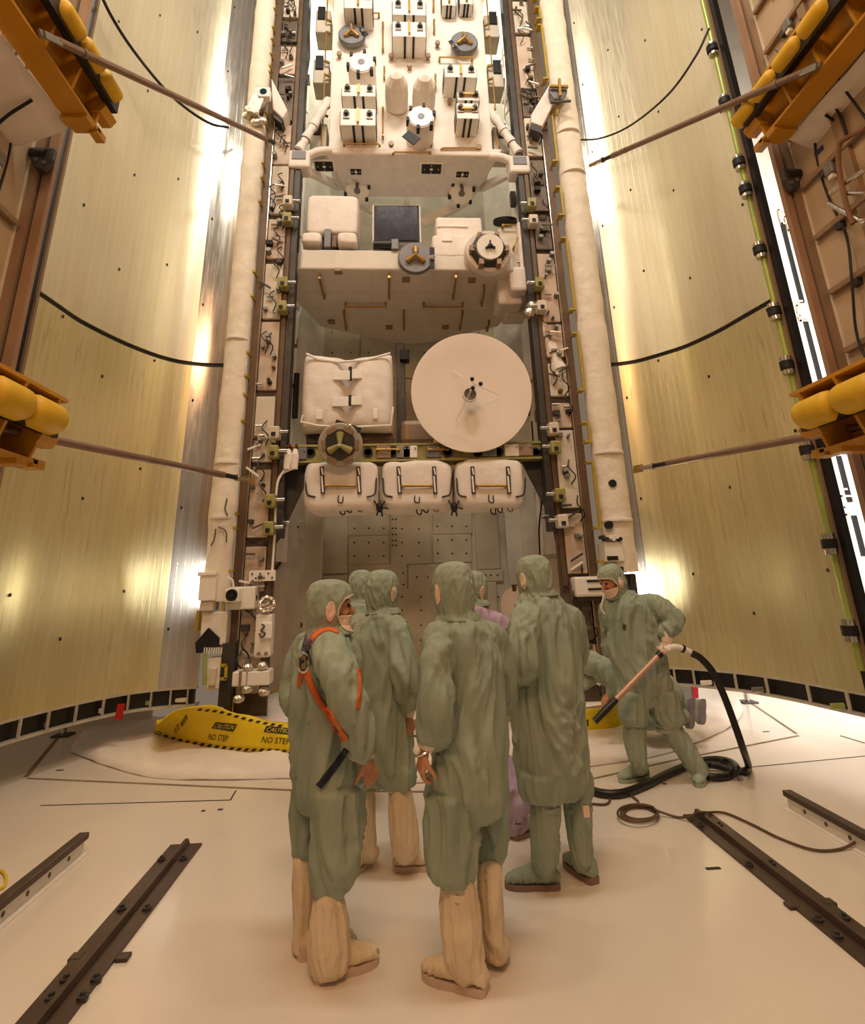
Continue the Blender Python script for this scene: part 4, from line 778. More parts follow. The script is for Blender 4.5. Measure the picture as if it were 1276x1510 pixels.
Z2 = onY(1128, 212, 4.75)[2]; xi2 = (onZ(1275, 25, Z2)[0] + onZ(1132, 197, Z2)[0]) / 2; xo2 = (onZ(1275, 71, Z2)[0] + onZ(1158, 207, Z2)[0]) / 2
xb = xi2 - .13; B = bump_y([(1202, 30), (1163, 81), (1128, 126), (1099, 167)], xb); zb = sum(p[2] for p in B) / 4; ys = [p[1] for p in B]
platform(1, 'ochre access platform with narrow yellow bumpers at the upper right corner', Z2, xo2, xi2, 4.75, ys + [ys[0] - .5], xb, zb, .085)
Z3 = onY(48, 685, 4.6)[2]; p = onY(62, 612, 4.35); platform(-1, 'ochre access platform with fat yellow bumpers at the left edge, below the seam', Z3, p[0] - .5, p[0] - .12, 4.6, [4.35, 3.93, 3.5], p[0], p[2], .125, False)
Z4 = onY(1205, 668, 4.6)[2]; p = onY(1207, 605, 4.35); platform(1, 'ochre access platform with fat yellow bumpers at the right edge, below the seam', Z4, p[0] + .5, p[0] + .12, 4.6, [4.35, 3.9, 3.45], p[0], p[2], .125, False)
# ---------------------------------------------------------------- telescopic struts
def strut(a, b, label, r=.036):
    a, b = np.array(a), np.array(b); d = thing('telescopic_strut', label, 'strut', tuple((a + b) / 2)); u = _n(b - a); L = np.linalg.norm(b - a)
    MB().tube([a, a + u * (L - .85)], r, 14).build('tube', STRUT, d, smooth=True); MB().tube([a + u * (L - .9), a + u * (L - .55)], r * 1.08, 14).build('sleeve', STRUT, d, smooth=True)
    MB().tube([a + u * (L - .56), a + u * (L - .3)], r * .8, 12).build('inner_rod', RUBBER, d, smooth=True); MB().tube([a + u * (L - .32), a + u * (L - .1)], r * .95, 12).build('end_socket', SILVER, d, smooth=True); MB().tube([a + u * (L - .31), a + u * (L - .29)], r * 1.2, 12).build('collar', SILVER, d, smooth=True)
    sd = _n(np.cross(u, [0, 1, 0]))
    for k in (-1, 1): MB().bar(b - u * .12 + sd * k * r * .6, b + u * .04 + sd * k * r * .6, .02, .05).build('clevis', GOLD, d)
    MB().tube([a + u * .28, a + u * .3], r * 1.25, 12).build('collar', GREY, d, smooth=True)
    for k in (-1, 1): MB().bar(a + u * .02 + sd * k * r * .7, a - u * .15 + sd * k * r * .7, .02, .06).build('clevis', GREY, d)
strut(onZ(84, 60, Z1 + .07), onY(416, 216, 7.45), 'brown-grey telescopic strut reaching from the upper left platform to the sill')
strut(onZ(1186, 106, Z2 + .07), onY(873, 243, 7.1), 'brown-grey telescopic strut pointing in from the upper right platform')
strut(onY(-60, 620, 4.1), onY(372, 709, 7.25), 'brown-grey telescopic strut crossing the left door below its seam')
strut(onY(1330, 618, 4.1), onY(938, 692, 7.0), 'brown-grey telescopic strut crossing the right door below its seam')
def hose(pts, r, label, m=RUBBER, name='black_hose', cat='hose', n=8):
    o = MB().tube(spline(pts, 8), r, n).build(name, m, smooth=True); return tag(o, label, cat)
hose([onY(148, -10, 5.4), onY(165, 25, 5.6), onY(195, 72, 6.0), onY(240, 128, 6.4), onY(275, 160, 6.9), onY(310, 182, 7.2), onY(337, 188, 7.4)], .02, 'thin black hose hanging behind the upper left strut')
hose([onY(1046, 42, 5.5), onY(1025, 85, 5.7), onY(985, 140, 6.2), onY(930, 185, 6.9), onY(885, 204, 7.3), onY(848, 206, 7.6)], .016, 'thin dark hose sagging across the upper right door', DGREY)
# ================================================================ blankets, caution covers
def cloth(front, back, fz, bY, m, label, name, cat, n=60, mz=10, hump=.05, seed=1):
    """draped sheet between a front pixel curve on the floor and a back pixel curve"""
    Fp = [onZ(x, y, fz) for x, y in front]; Bp = [onY(x, y, bY) if bY else onZ(x, y, fz) for x, y in back]
    def samp(P, t):
        S = spline(P, 12); i = t * (len(S) - 1); k = min(int(i), len(S) - 2); return S[k] + (S[k + 1] - S[k]) * (i - k)
    V, Fc = [], []
    for i in range(n):
        f, b = samp(Fp, i / (n - 1)), samp(Bp, i / (n - 1))
        for j in range(mz):
            t = j / (mz - 1); p = f + (b - f) * t; p = p + np.array([0, 0, hump * math.sin(math.pi * t) + .04 * (noise.noise((p[0] * 3.5, p[1] * 3.5, seed)) + .5) * (1 if 0 < j else .3)]); p[2] = max(p[2], .012); V.append(p)
    for i in range(n - 1):
        for j in range(mz - 1): q = i * mz + j; Fc.append((q, q + mz, q + mz + 1, q + 1))
    o = MB().add(V, Fc).build(name, m, smooth=True); so = o.modifiers.new('solid', 'SOLIDIFY'); so.thickness = .012; so.offset = -1
    return tag(o, label, cat)
BLK = mat('white_blanket', '#e9dccd', .7, var=.05, scale=3, bump=.3, bscale=6, spec=.2)
cloth([(103, 1108), (155, 1128), (228, 1146), (330, 1149), (440, 1147), (560, 1155), (680, 1150)], [(130, 1078), (200, 1062), (260, 1056), (330, 1058), (440, 1072), (560, 1076), (680, 1076)], .012, 0, BLK, 'white blanket spread on the floor under the left caution cover', 'floor_blanket', 'blanket')
cloth([(700, 1150), (800, 1140), (880, 1128), (960, 1116), (1020, 1098), (1080, 1070), (1098, 1050)], [(700, 1074), (800, 1070), (880, 1062), (950, 1050), (1000, 1040), (1050, 1034), (1085, 1036)], .012, 0, BLK, 'white blanket bunched on the floor below the kneeling worker', 'floor_blanket', 'blanket', hump=.09, seed=6)
c1 = cloth([(226, 1082), (245, 1091), (290, 1101), (350, 1109), (405, 1111), (445, 1117), (480, 1118)], [(232, 1072), (262, 1052), (290, 1043), (325, 1048), (370, 1060), (430, 1071), (480, 1078)], .06, 7.0, YCAU, 'yellow no-step caution cover draped over the left of the bay lip', 'caution_cover', 'caution cover', 70, 12, .04, 3)
c2 = cloth([(780, 1096), (830, 1092), (880, 1085), (922, 1079)], [(780, 1068), (830, 1060), (880, 1047), (920, 1034)], .06, 7.0, YCAU, 'yellow no-step caution cover behind the worker with the hose', 'caution_cover', 'caution cover', 40, 12, .04, 4)
def bvh_of(o):
    dg = bpy.context.evaluated_depsgraph_get(); ob = o.evaluated_get(dg); me = ob.to_mesh(); mw = np.array(wloc(o))
    t = BVHTree.FromPolygons([tuple(np.array(v.co) + mw) for v in me.vertices], [tuple(p.vertices) for p in me.polygons]); ob.to_mesh_clear(); return t
def hit(bv, x, y, off=.004):
    d = Vector(ray(x, y)).normalized(); h = bv.ray_cast(Vector(CAM), d)
    if h[0] is None: return None
    return np.array(h[0]) - np.array(d) * off
bpy.context.view_layer.update()
def decal_text(txt, quad, bv, m, par, name):
    """lettering laid on a surface: the text's box is mapped to a quad given top-left, top-right, bottom-right, bottom-left"""
    cu = bpy.data.curves.new('t', 'FONT'); cu.body = txt; cu.resolution_u = 2; ob = bpy.data.objects.new('t', cu); col.objects.link(ob); bpy.context.view_layer.update()
    me = bpy.data.meshes.new_from_object(ob.evaluated_get(bpy.context.evaluated_depsgraph_get())); bpy.data.objects.remove(ob)
    V = np.array([v.co[:2] for v in me.vertices]); lo, hi = V.min(0), V.max(0); q = [np.array(p, float) for p in quad]; out = []
    for v in V:
        a, b = (v - lo) / (hi - lo); px = (q[3] * (1 - a) + q[2] * a) * (1 - b) + (q[0] * (1 - a) + q[1] * a) * b; h = hit(bv, px[0], px[1], .009); out.append(h if h is not None else onZ(px[0], px[1], .1))
    return MB().add(out, [tuple(p.vertices) for p in me.polygons]).build(name, m, par, recalc=False)
def decal_quad(quad, bv, m, par, name, n=6, off=.006):
    q = [np.array(p, float) for p in quad]; V, Fc = [], []
    for i in range(n):
        for j in range(n):
            a, b = i / (n - 1), j / (n - 1); px = (q[3] * (1 - a) + q[2] * a) * (1 - b) + (q[0] * (1 - a) + q[1] * a) * b; h = hit(bv, px[0], px[1], off); V.append(h if h is not None else onZ(px[0], px[1], .08))
    for i in range(n - 1):
        for j in range(n - 1): k = i * n + j; Fc.append((k, k + n, k + n + 1, k + 1))
    return MB().add(V, Fc).build(name, m, par, recalc=False)
INK = mat('black_print', '#1c1608', .7)
bv1, bv2 = bvh_of(c1), bvh_of(c2)
for qa, qb in [([(318, 1065), (350, 1068), (344, 1079), (312, 1074)], [(309, 1082), (337, 1085), (335, 1094), (306, 1091)]), ([(393, 1070), (438, 1075), (434, 1084), (389, 1079)], [(388, 1086), (428, 1089), (426, 1098), (385, 1095)]),
               ([(266, 1066), (275, 1053), (277, 1060), (268, 1072)], [(256, 1075), (263, 1066), (266, 1074), (259, 1083)])]:
    decal_quad(qa, bv1, INK, c1, 'caution_bar'); q = [np.array(p, float) for p in qa]; c = sum(q) / 4; decal_text('CAUTION', [c + (p - c) * [.9, .68] for p in q], bv1, YCAU, c1, 'caution_lettering'); decal_text('NO STEP', qb, bv1, INK, c1, 'no_step_lettering')
decal_quad([(836, 1066), (868, 1061), (868, 1070), (836, 1075)], bv2, INK, c2, 'caution_bar'); decal_text('CAUTION', [(838, 1067), (866, 1063), (866, 1069), (838, 1073)], bv2, YCAU, c2, 'caution_lettering'); decal_text('NO STEP', [(836, 1080), (867, 1075), (867, 1084), (836, 1089)], bv2, INK, c2, 'no_step_lettering')
def hazard(o, bv, curve, wpx=4):
    S = spline([np.array([x, y, 0.]) for x, y in curve], 10); b = MB(); L = [0.]
    for p, q in zip(S, S[1:]): L.append(L[-1] + np.linalg.norm(q - p))
    for k in range(int(L[-1] / 11)):
        def at(d): i = min(max(np.searchsorted(L, d) - 1, 0), len(S) - 2); return S[i] + (S[i + 1] - S[i]) * (d - L[i]) / max(L[i + 1] - L[i], 1e-6)
        a, c = at(k * 11), at(k * 11 + 5.5); V = [hit(bv, a[0], a[1], .006), hit(bv, c[0], c[1], .006), hit(bv, c[0] + 4, c[1] - wpx, .006), hit(bv, a[0] + 4, a[1] - wpx, .006)]
        if all(v is not None for v in V): b.add(V, [(0, 1, 2, 3)])
    if b.v: b.build('hazard_border', INK, o, recalc=False)
hazard(c1, bv1, [(230, 1082), (247, 1089.5), (290, 1099), (350, 1107), (405, 1109), (445, 1114)]); hazard(c2, bv2, [(800, 1093), (830, 1091), (880, 1083), (918, 1078)]); hazard(c1, bv1, [(290, 1048), (325, 1052), (370, 1064), (425, 1074)], 3)
# ================================================================ floor rails
def t_rail(x, y0, y1, wpx_m, label, bolts, splices):
    d = thing('floor_rail', label, 'rail', (x, (y0 + y1) / 2, 0)); h = wpx_m / 2
    MB().box((x - h, y0, 0), (x - .012, y1, .014)).build('base_plate', RAILST, d); MB().box((x + .012, y0, 0), (x + h, y1, .014)).build('base_plate', RAILST, d)
    MB().prism([(x - .03, y0, 0), (x + .03, y0, 0), (x + .012, y0, .045), (x - .012, y0, .045)], (0, y1 - y0, 0)).build('rib', RAILST, d)
    for p in bolts:
        q = onZ(*p, .015); MB().lathe([(.026, 0), (.026, .012), (.014, .014), (.012, .026)], (q[0], q[1], .012), (0, 0, 1), 8).build('bolt', DGREY, d)
    for p in splices:
        q = onZ(*p, .01); MB().box((q[0] - .03, q[1] - .03, 0), (q[0] + .03, q[1] + .03, .017)).build('splice_plate', RAILST, d, bevel=.004)
xl = (onZ(268, 1250, 0)[0] + onZ(75, 1505, 0)[0]) / 2; wl_ = onZ(290, 1252, 0)[0] - onZ(245, 1252, 0)[0]
t_rail(xl, .5, onZ(268, 1248, 0)[1], wl_, 'dark steel T-rail with bolts on the floor at the lower left', [(238, 1268), (270, 1267), (179, 1341), (217, 1340), (97, 1445), (142, 1444), (75, 1472), (122, 1471)], [(113, 1411), (182, 1411)])
xr = (onZ(1028, 1203, 0)[0] + onZ(1276, 1397, 0)[0]) / 2; t_rail(xr, .5, onZ(1028, 1203, 0)[1], wl_, 'dark steel T-rail with bolts on the floor at the lower right', [(1033, 1218), (1061, 1217), (1105, 1276), (1138, 1274), (1207, 1357), (1246, 1354), (1235, 1381)], [(1168, 1335), (1222, 1330)])
def raised(p0, p1, label, side):
    a, b = onZ(*p0, .1), onZ(*p1, .1); x = (a[0] + b[0]) / 2; d = thing('raised_rail', label, 'rail', (x, a[1], 0)); y0, y1 = .5, a[1]
    MB().box((x - .035, y0, .085), (x + .035, y1, .125)).build('steel_cap', RAILST, d, bevel=.006); MB().box((x - .012, y0, 0), (x + .012, y1 - .01, .085)).build('white_web', W_PAINT, d); MB().box((x - .05, y0, 0), (x + .05, y1, .008)).build('foot', W_PAINT, d)
    for k in range(4): MB().lathe([(.014, 0), (.014, .004)], (x - side * .012, y1 - .2 - .22 * k, .045), (-side, 0, 0), 10).build('bolt_hole', BROWN, d)
raised((122, 1233), (0, 1335), 'raised dark-capped rail on a white web at the far left of the floor', -1); raised((1158, 1170), (1276, 1231), 'raised dark-capped rail on a white web at the far right of the floor', 1)
o = MB().tube([onZ(0 + 9 * math.cos(a), 1297 + 13 * math.sin(a), .01) for a in np.linspace(-1.7, 1.9, 24)], .009, 6).build('hazard_cord', YCAU); tag(o, 'loop of yellow and black cord at the left edge of the floor', 'cord')
# ================================================================ hoses and cables on the floor
Hz = .034; F_ = lambda x, y, z=Hz: onZ(x, y, z)
hose([onY(1020, 963, 5.35), onY(1034, 971, 5.33), onY(1052, 992, 5.32), onY(1068, 1026, 5.32), onY(1083, 1066, 5.32), onY(1096, 1104, 5.34), F_(1104, 1130), F_(1098, 1137), F_(1080, 1136), F_(1052, 1128, .05), F_(1040, 1130, .05), F_(1038, 1142, .04), F_(1056, 1146), F_(1077, 1143), F_(1087, 1133, .09), F_(1076, 1123), F_(1050, 1120), F_(1018, 1127), F_(985, 1141), F_(950, 1158), F_(915, 1170), F_(885, 1169), F_(862, 1160)], .03, 'thick black vacuum hose running from the wand across the floor', RUBBER, 'vacuum_hose', 'hose', 12)
coil = [F_(945 + (24 + 3 * k) * math.cos(a) - 2 * k, 1199 + (9 + 2 * k) * math.sin(a), .012 + .012 * (k % 3)) for k in range(3) for a in np.linspace(0, 6.0, 14)]
hose([F_(868, 1185, .01), F_(893, 1186, .01), F_(900, 1178, .01), F_(897, 1168, .012), F_(918, 1166, .012), F_(940, 1180, .012), F_(943, 1186, .012)] + coil + [F_(1000, 1205, .012), F_(1020, 1203, .05), F_(1028, 1198, .09), F_(1045, 1198, .03), F_(1070, 1199, .012), F_(1110, 1216, .012), F_(1150, 1236, .012), F_(1200, 1253, .012), F_(1240, 1252, .012), F_(1268, 1238, .05), F_(1285, 1228, .13), F_(1300, 1230, .02)], .0085, 'thin brown cable coiled once beside the right-hand rail', BROWN, 'floor_cable', 'cable')
# stands and red tags under the doors
for (x, y, y2, lab) in [(93, 1085, 1050, 'left'), (1103, 1036, 1000, 'right')]:
    a = onZ(x, y, 0); d = thing('door_stand', 'short silver stand propping the %s door' % lab, 'stand', a); MB().cyl(a, a + [0, 0, .38], .035, n=12).build('post', SILVER, d, smooth=True); MB().box(a - [.1, .1, 0], a + [.1, .1, .02]).build('foot', DGREY, d); MB().box(a + [-.06, -.06, .34], a + [.06, .06, .4]).build('head', GREY, d)
REDT = mat('red_tag', '#b8161f', .5)
for (x, y, lab, dr) in [(176, 1053, 'left', DOORS[-1]), (1026, 1022, 'right', DOORS[1])]:
    p = onY(x, y, 7.3 if x < 600 else 7.72); o = MB().prism([p + [-.03, 0, .1], p + [.05, 0, .1], p + [.03, 0, -.06], p + [-.05, 0, -.06]], (0, .012, 0)).build('red_tag', REDT); tag(o, 'red streamer tag hanging below the %s door' % lab, 'tag')
# ================================================================ people in cleanroom suits
SUIT = mat('green_coverall', '#a2ab97', .8, var=.1, scale=5, bump=.6, bscale=20, stretch=(1, 1, .2), spec=.15, c2='#8e9d8a')
LILAC = mat('lilac_coverall', '#b9a3b8', .8, var=.08, scale=5, bump=.3, bscale=16, stretch=(1, 1, .3), spec=.15)
BOOTW = mat('cream_boot_cloth', '#e8d3b4', .8, var=.06, scale=8, bump=.3, bscale=30, spec=.15)
SOLEC = mat('tan_sole', '#d2baa4', .6, var=.06); SOLEB = mat('brown_sole', '#8d6f5e', .6, var=.06); SOLEL = mat('lilac_grey_sole', '#8f8390', .6, var=.06)
SKIN = mat('skin', '#c88d69', .5, var=.06, scale=18, bump=.05, bscale=120, spec=.35); GLOVE = mat('white_glove', '#f0d9c4', .75, var=.04, bump=.25, bscale=60)
MESH = mat('white_mesh_cloth', '#f1d2ba', .8, var=.05, bump=.3, bscale=90)
ORANGE = mat('orange_webbing', '#dd6a2c', .7, var=.06, bump=.2, bscale=200); NAVY = mat('navy_webbing', '#1d2636', .7); BLUEP = mat('blue_grey_pad', '#5d6478', .7, var=.1)
EYEW = mat('eye', '#2a1a12', .2)
def fuse(mb, vox, it=6, fold=None):
    """union of closed shells as one continuous skin, smoothed, then wrinkled along its normals"""
    me = bpy.data.meshes.new('tmp'); me.from_pydata(mb.v, [], mb.f); bm = bmesh.new(); bm.from_mesh(me); bmesh.ops.recalc_face_normals(bm, faces=bm.faces); bm.to_mesh(me); bm.free()
    ob = bpy.data.objects.new('tmp', me); col.objects.link(ob); r = ob.modifiers.new('r', 'REMESH'); r.mode = 'VOXEL'; r.voxel_size = vox
    s = ob.modifiers.new('s', 'SMOOTH'); s.iterations = it; s.factor = .5; bpy.context.view_layer.update()
    m2 = bpy.data.meshes.new_from_object(ob.evaluated_get(bpy.context.evaluated_depsgraph_get())); bpy.data.objects.remove(ob); bpy.data.meshes.remove(me)
    V = np.empty(len(m2.vertices) * 3); m2.vertices.foreach_get('co', V); V = V.reshape(-1, 3); N = np.empty(len(m2.vertices) * 3); m2.vertices.foreach_get('normal', N); N = N.reshape(-1, 3)
    Fc = [tuple(p.vertices) for p in m2.polygons]; bpy.data.meshes.remove(m2)
    if fold: V = V + N * (np.array([fold(p) for p in V]) * (1 - np.abs(N[:, 2]) ** 2))[:, None]
    return V, Fc
def folds(A, fx, fz, seed, warp=.5):
    def f(p):
        x, y, z = p; w = warp * noise.noise((x * 3, y * 3, z * 2 + seed)); q = (x * fx + w * 3 + seed, y * fx - w * 2, z * fz + w * 1.5 + x * 1.5)
        a = noise.noise(q); b = noise.noise((q[0] * 2.3, q[1] * 2.3, q[2] * 1.6 + 7)); return A * ((1 - 3.4 * min(abs(a), .5)) + .55 * (1 - 3.2 * min(abs(b), .5)))
    return f
def mesh_obj(V, Fc, name, m, par, smooth=True):
    mb = MB(); mb.v = [tuple(p) for p in V]; mb.f = list(Fc); o = mb.build(name, m, par, recalc=False)
    if smooth: o.data.polygons.foreach_set('use_smooth', [True] * len(o.data.polygons))
    return o
def rings_px(mb, rs, Y, dY=0., n=22, flat=.45):
    R = []
    for r in rs:
        yy = Y + dY + (r[4] if len(r) > 4 else 0); a, b = onY(r[0], r[2], yy), onY(r[1], r[2], yy); c = (a + b) / 2; hw = np.linalg.norm(b - a) / 2
        R.append([c + np.array([hw * math.cos(t), r[3] * math.sin(t), (b - a)[2] / 2 * math.cos(t)]) for t in [6.28318 * k / n for k in range(n)]])
    c0, c1 = sum(R[0]) / n, sum(R[-1]) / n; d0, d1 = _n(c0 - sum(R[1]) / n), _n(c1 - sum(R[-2]) / n)
    def dome(Rr, c, d, k): w_ = np.mean([np.linalg.norm(p - c) for p in Rr]); return [c + (p - c) * k + d * w_ * math.sqrt(1 - k * k) * flat for p in Rr]
    mb.loft([dome(R[0], c0, d0, .3), dome(R[0], c0, d0, .75)] + R + [dome(R[-1], c1, d1, .75), dome(R[-1], c1, d1, .3)])
def chain(mb, pts, n=14):
    """tapered limb through (point, radius) pairs with rounded ends"""
    S = spline([np.append(p, r) for p, r in pts], 5); P = [s[:3] for s in S]; R = [max(s[3], .004) for s in S]; d0, d1 = _n(P[0] - P[1]), _n(P[-1] - P[-2])
    mb.tube([P[0] + d0 * R[0] * .85, P[0] + d0 * R[0] * .5] + P + [P[-1] + d1 * R[-1] * .5, P[-1] + d1 * R[-1] * .85], [R[0] * .35, R[0] * .8] + R + [R[-1] * .8, R[-1] * .35], n)
def armpts(a, Y): return [(onY(p[0], p[1], Y + p[2]), p[3]) for p in a]
def hand(mb, w, d, pn, curl=.5, side=1, sc=1.):
    """palm, four fingers of different length and a thumb leaving the side of the palm"""
    w, d, pn = np.array(w, float), _n(np.array(d, float)), np.array(pn, float); pn = _n(pn - d * (pn @ d)); l = np.cross(d, pn) * side
    k0 = w + d * .085 * sc; mb.hexa([w - l * .026 * sc - pn * .014 * sc, w + l * .026 * sc - pn * .014 * sc, w + l * .026 * sc + pn * .014 * sc, w - l * .026 * sc + pn * .014 * sc], [k0 - l * .041 * sc - pn * .012 * sc, k0 + l * .041 * sc - pn * .012 * sc, k0 + l * .041 * sc + pn * .012 * sc, k0 - l * .041 * sc + pn * .012 * sc])
    chain(mb, [(w - d * .05 * sc, .027 * sc), (w, .026 * sc), (w + d * .03 * sc, .027 * sc)])
    for i, (u, L) in enumerate([(-.031, .072), (-.0105, .082), (.0105, .076), (.031, .06)]):
        p = k0 + l * u * sc - d * .012; ang = curl * (.35 + .06 * i); pts = [(p, .0105 * sc)]
        for s_ in (.45, .32, .25): dd = d * math.cos(ang) + pn * math.sin(ang); p = p + dd * L * s_ * sc; pts.append((p, .0095 * sc - .0008 * len(pts))); ang += curl * .85
        chain(mb, pts, 8)
    p = w + d * .022 * sc - l * .024 * sc; t = _n(d * .75 - l * .6 + pn * .3); chain(mb, [(p, .014 * sc), (p + t * .035 * sc, .012 * sc), (p + t * .06 * sc + pn * .012 * sc * curl, .0105 * sc), (p + t * .075 * sc + pn * .03 * sc * curl + d * .01, .009 * sc)], 8)
def patch(V, Fc, pred, off):
    keep = [f for f in Fc if all(pred(V[i]) for i in f)]; ids = sorted({i for f in keep for i in f}); mp = {i: k for k, i in enumerate(ids)}
    c = np.array([V[i] for i in ids]); return c, [tuple(mp[i] for i in f) for f in keep]
def strap_px(bv, pts, wpx, m, par, name, th=.006, off=.006):
    S = spline([np.array([x, y, 0.]) for x, y in pts], 8); V, Fc, rows = [], [], []
    for i, s in enumerate(S):
        t = _n(S[min(i + 1, len(S) - 1)] - S[max(i - 1, 0)]); nn = np.array([-t[1], t[0], 0]); row = []
        for u in (-.5, -.17, .17, .5):
            q = s + nn * wpx * u; h = hit(bv, q[0], q[1], off); row.append(h)
        if all(h is not None for h in row): rows.append(row)
    for r in rows: V += r
    for i in range(len(rows) - 1):
        for k in range(3): q = i * 4 + k; Fc.append((q, q + 1, q + 5, q + 4))
    if not Fc: return None
    V = np.array(V); o = mesh_obj(V, Fc, name, m, par); s = o.modifiers.new('s', 'SOLIDIFY'); s.thickness = th; s.offset = 0; return o
def person(label, Y, head, torso, legs, arms, boots, suit=SUIT, hoodm=None, bootm=BOOTW, solem=SOLEC, face=False, seed=0, foldA=.021, hands=(), ground=None, legspts=None, hood_sc=1., gloves=None, cuffm=GLOVE, root=None):
    """head = (px, py, facing xy, pitch); everything is one figure posed from its silhouette at distance Y"""
    hc = onY(head[0], head[1], Y + (head[4] if len(head) > 4 else 0)); g = ground if ground is not None else np.array([hc[0], Y, 0])
    P = thing('person', label, 'person', g, 'workers in cleanroom suits')
    f = np.array([head[2][0], head[2][1], 0.]); f = _n(f); ph = head[3]; f3 = f * math.cos(ph) + np.array([0, 0, -math.sin(ph)]); l = np.cross([0, 0, 1], f); u = np.cross(f3, l); u = u if u[2] > 0 else -u
    k = hood_sc; W = lambda a, b, c: hc + (f3 * a + l * b + u * c) * k
    loc = lambda p: np.array([(p - hc) @ f3, (p - hc) @ l, (p - hc) @ u]) / k
    tor = MB(); rings_px(tor, torso, Y)
    nk = onY((torso[0][0] + torso[0][1]) / 2, torso[0][2], Y) 
    # --- body: one continuous skin
    b = MB()
    def ell(c, rr, n=16, m=12):
        R = []
        for i in range(m + 1):
            t = math.pi * (i + .2) / (m + .4); R.append([W(c[0] + rr[0] * math.sin(t) * math.cos(6.28318 * q / n), c[1] + rr[1] * math.sin(t) * math.sin(6.28318 * q / n), c[2] + rr[2] * math.cos(t)) for q in range(n)])
        b.loft(R)
    ell((-.002, 0, .02), (.106, .086, .105)); ell((.03, 0, -.055), (.072, .064, .062)); ell((.03, 0, .0), (.084, .074, .095))
    chain(b, [(W(.103, 0, .018), .012), (W(.121, 0, -.005), .0125), (W(.133, 0, -.022), .014), (W(.118, 0, -.034), .012)], 8)
    for sg_ in (-1, 1):
        chain(b, [(W(.106, sg_ * .012, .034), .011), (W(.101, sg_ * .035, .036), .011), (W(.086, sg_ * .055, .03), .01)], 8); chain(b, [(W(.09, sg_ * .034, -.02), .02), (W(.078, sg_ * .05, -.03), .018)], 8)
        chain(b, [(W(-.005, sg_ * .073, .02), .012), (W(-.008, sg_ * .078, -.02), .012)], 8)
    chain(b, [(W(.096, -.02, -.062), .009), (W(.104, 0, -.062), .011), (W(.096, .02, -.062), .009)], 8); chain(b, [(W(.084, -.01, -.095), .016), (W(.084, .01, -.095), .016)], 8)
    tc = [(np.array(onY((r[0] + r[1]) / 2, r[2], Y)), max(.05, min(.12, r[3] * .62))) for r in torso]
    chain(b, [(W(-.01, 0, -.05), .052), ((W(-.01, 0, -.05) + tc[0][0]) / 2, .052)] + [(p, r * (.6 if i == 0 else 1)) for i, (p, r) in enumerate(tc)])
    for lg in legs:
        Lr, dY = lg; c = [(onY((r[0] + r[1]) / 2, r[2], Y + dY + (r[4] if len(r) > 4 else 0)), min(.07, r[3] * .55)) for r in Lr]; chain(b, [(tc[-2][0], .08)] + c)
    for a in arms:
        ap = armpts(a, Y); chain(b, [(tc[2][0], .07)] + [(p, r * .5) for p, r in ap])
    for h in hands:
        w_ = onY(h[0], h[1], Y + h[2]); e = onY(h[3], h[4], Y + h[5]); hand(b, w_, e - w_, h[6], h[7], h[8], h[9] if len(h) > 9 else 1.)
        ar = arms[h[10]] if len(h) > 10 else arms[0]; q = armpts(ar, Y); chain(b, [(q[-2][0], .036), (q[-1][0], .032), (w_, .027)])
    V, Fc = fuse(b, .0055, 3); body = mesh_obj(V, Fc, 'body', gloves or SKIN, P)
    if gloves:                               # gloved: the face keeps its skin
        body.data.materials.append(SKIN); ids = [1 if np.linalg.norm(V[p.vertices[0]] - hc) < .22 else 0 for p in body.data.polygons]; body.data.polygons.foreach_set('material_index', ids)
    if face:
        for sg_ in (-1, 1): MB().sph(W(.102, sg_ * .034, .012), .0125, 10, 8).build('eye', EYEW, P, smooth=True)
    # --- coverall
    c = MB(); rings_px(c, torso, Y)
    for Lr, dY in legs: rings_px(c, Lr, Y, dY, flat=.1)
    for a in arms: ap = armpts(a, Y); chain(c, [((tc[2][0] * .5 + ap[0][0] * .5), ap[0][1])] + ap)
    V, Fc = fuse(c, .012, 5, folds(foldA, 12, 1.1, seed * 3.1 + 2)); cov = mesh_obj(V, Fc, 'coverall', suit, P)
    # --- hood: head shell with a collar falling onto the shoulders
    h = MB(); prof_ = [(.152, .02), (.145, .065), (.125, .096), (.09, .116), (.045, .124), (0, .124), (-.04, .121), (-.08, .113), (-.115, .104), (-.15, .1)]; R = []
    for c_, r in prof_:
        R.append([W((r * 1.08 if math.cos(t) > 0 else r * 1.06) * math.cos(t) - .004, r * .84 * math.sin(t), c_) for t in [6.28318 * q / 24 for q in range(24)]])
    low = tc[0][0]; R.append([low + (np.array([.115 * math.cos(t) * f[0] - .1 * math.sin(t) * f[1], .115 * math.cos(t) * f[1] + .1 * math.sin(t) * f[0], .015])) for t in [6.28318 * q / 24 for q in range(24)]])
    R.append([low + (np.array([.135 * math.cos(t) * f[0] - .125 * math.sin(t) * f[1], .135 * math.cos(t) * f[1] + .125 * math.sin(t) * f[0], -.03])) for t in [6.28318 * q / 24 for q in range(24)]])
    h.loft(R); V, Fc = fuse(h, .0055, 8, folds(.0055, 20, 9, seed + 5))
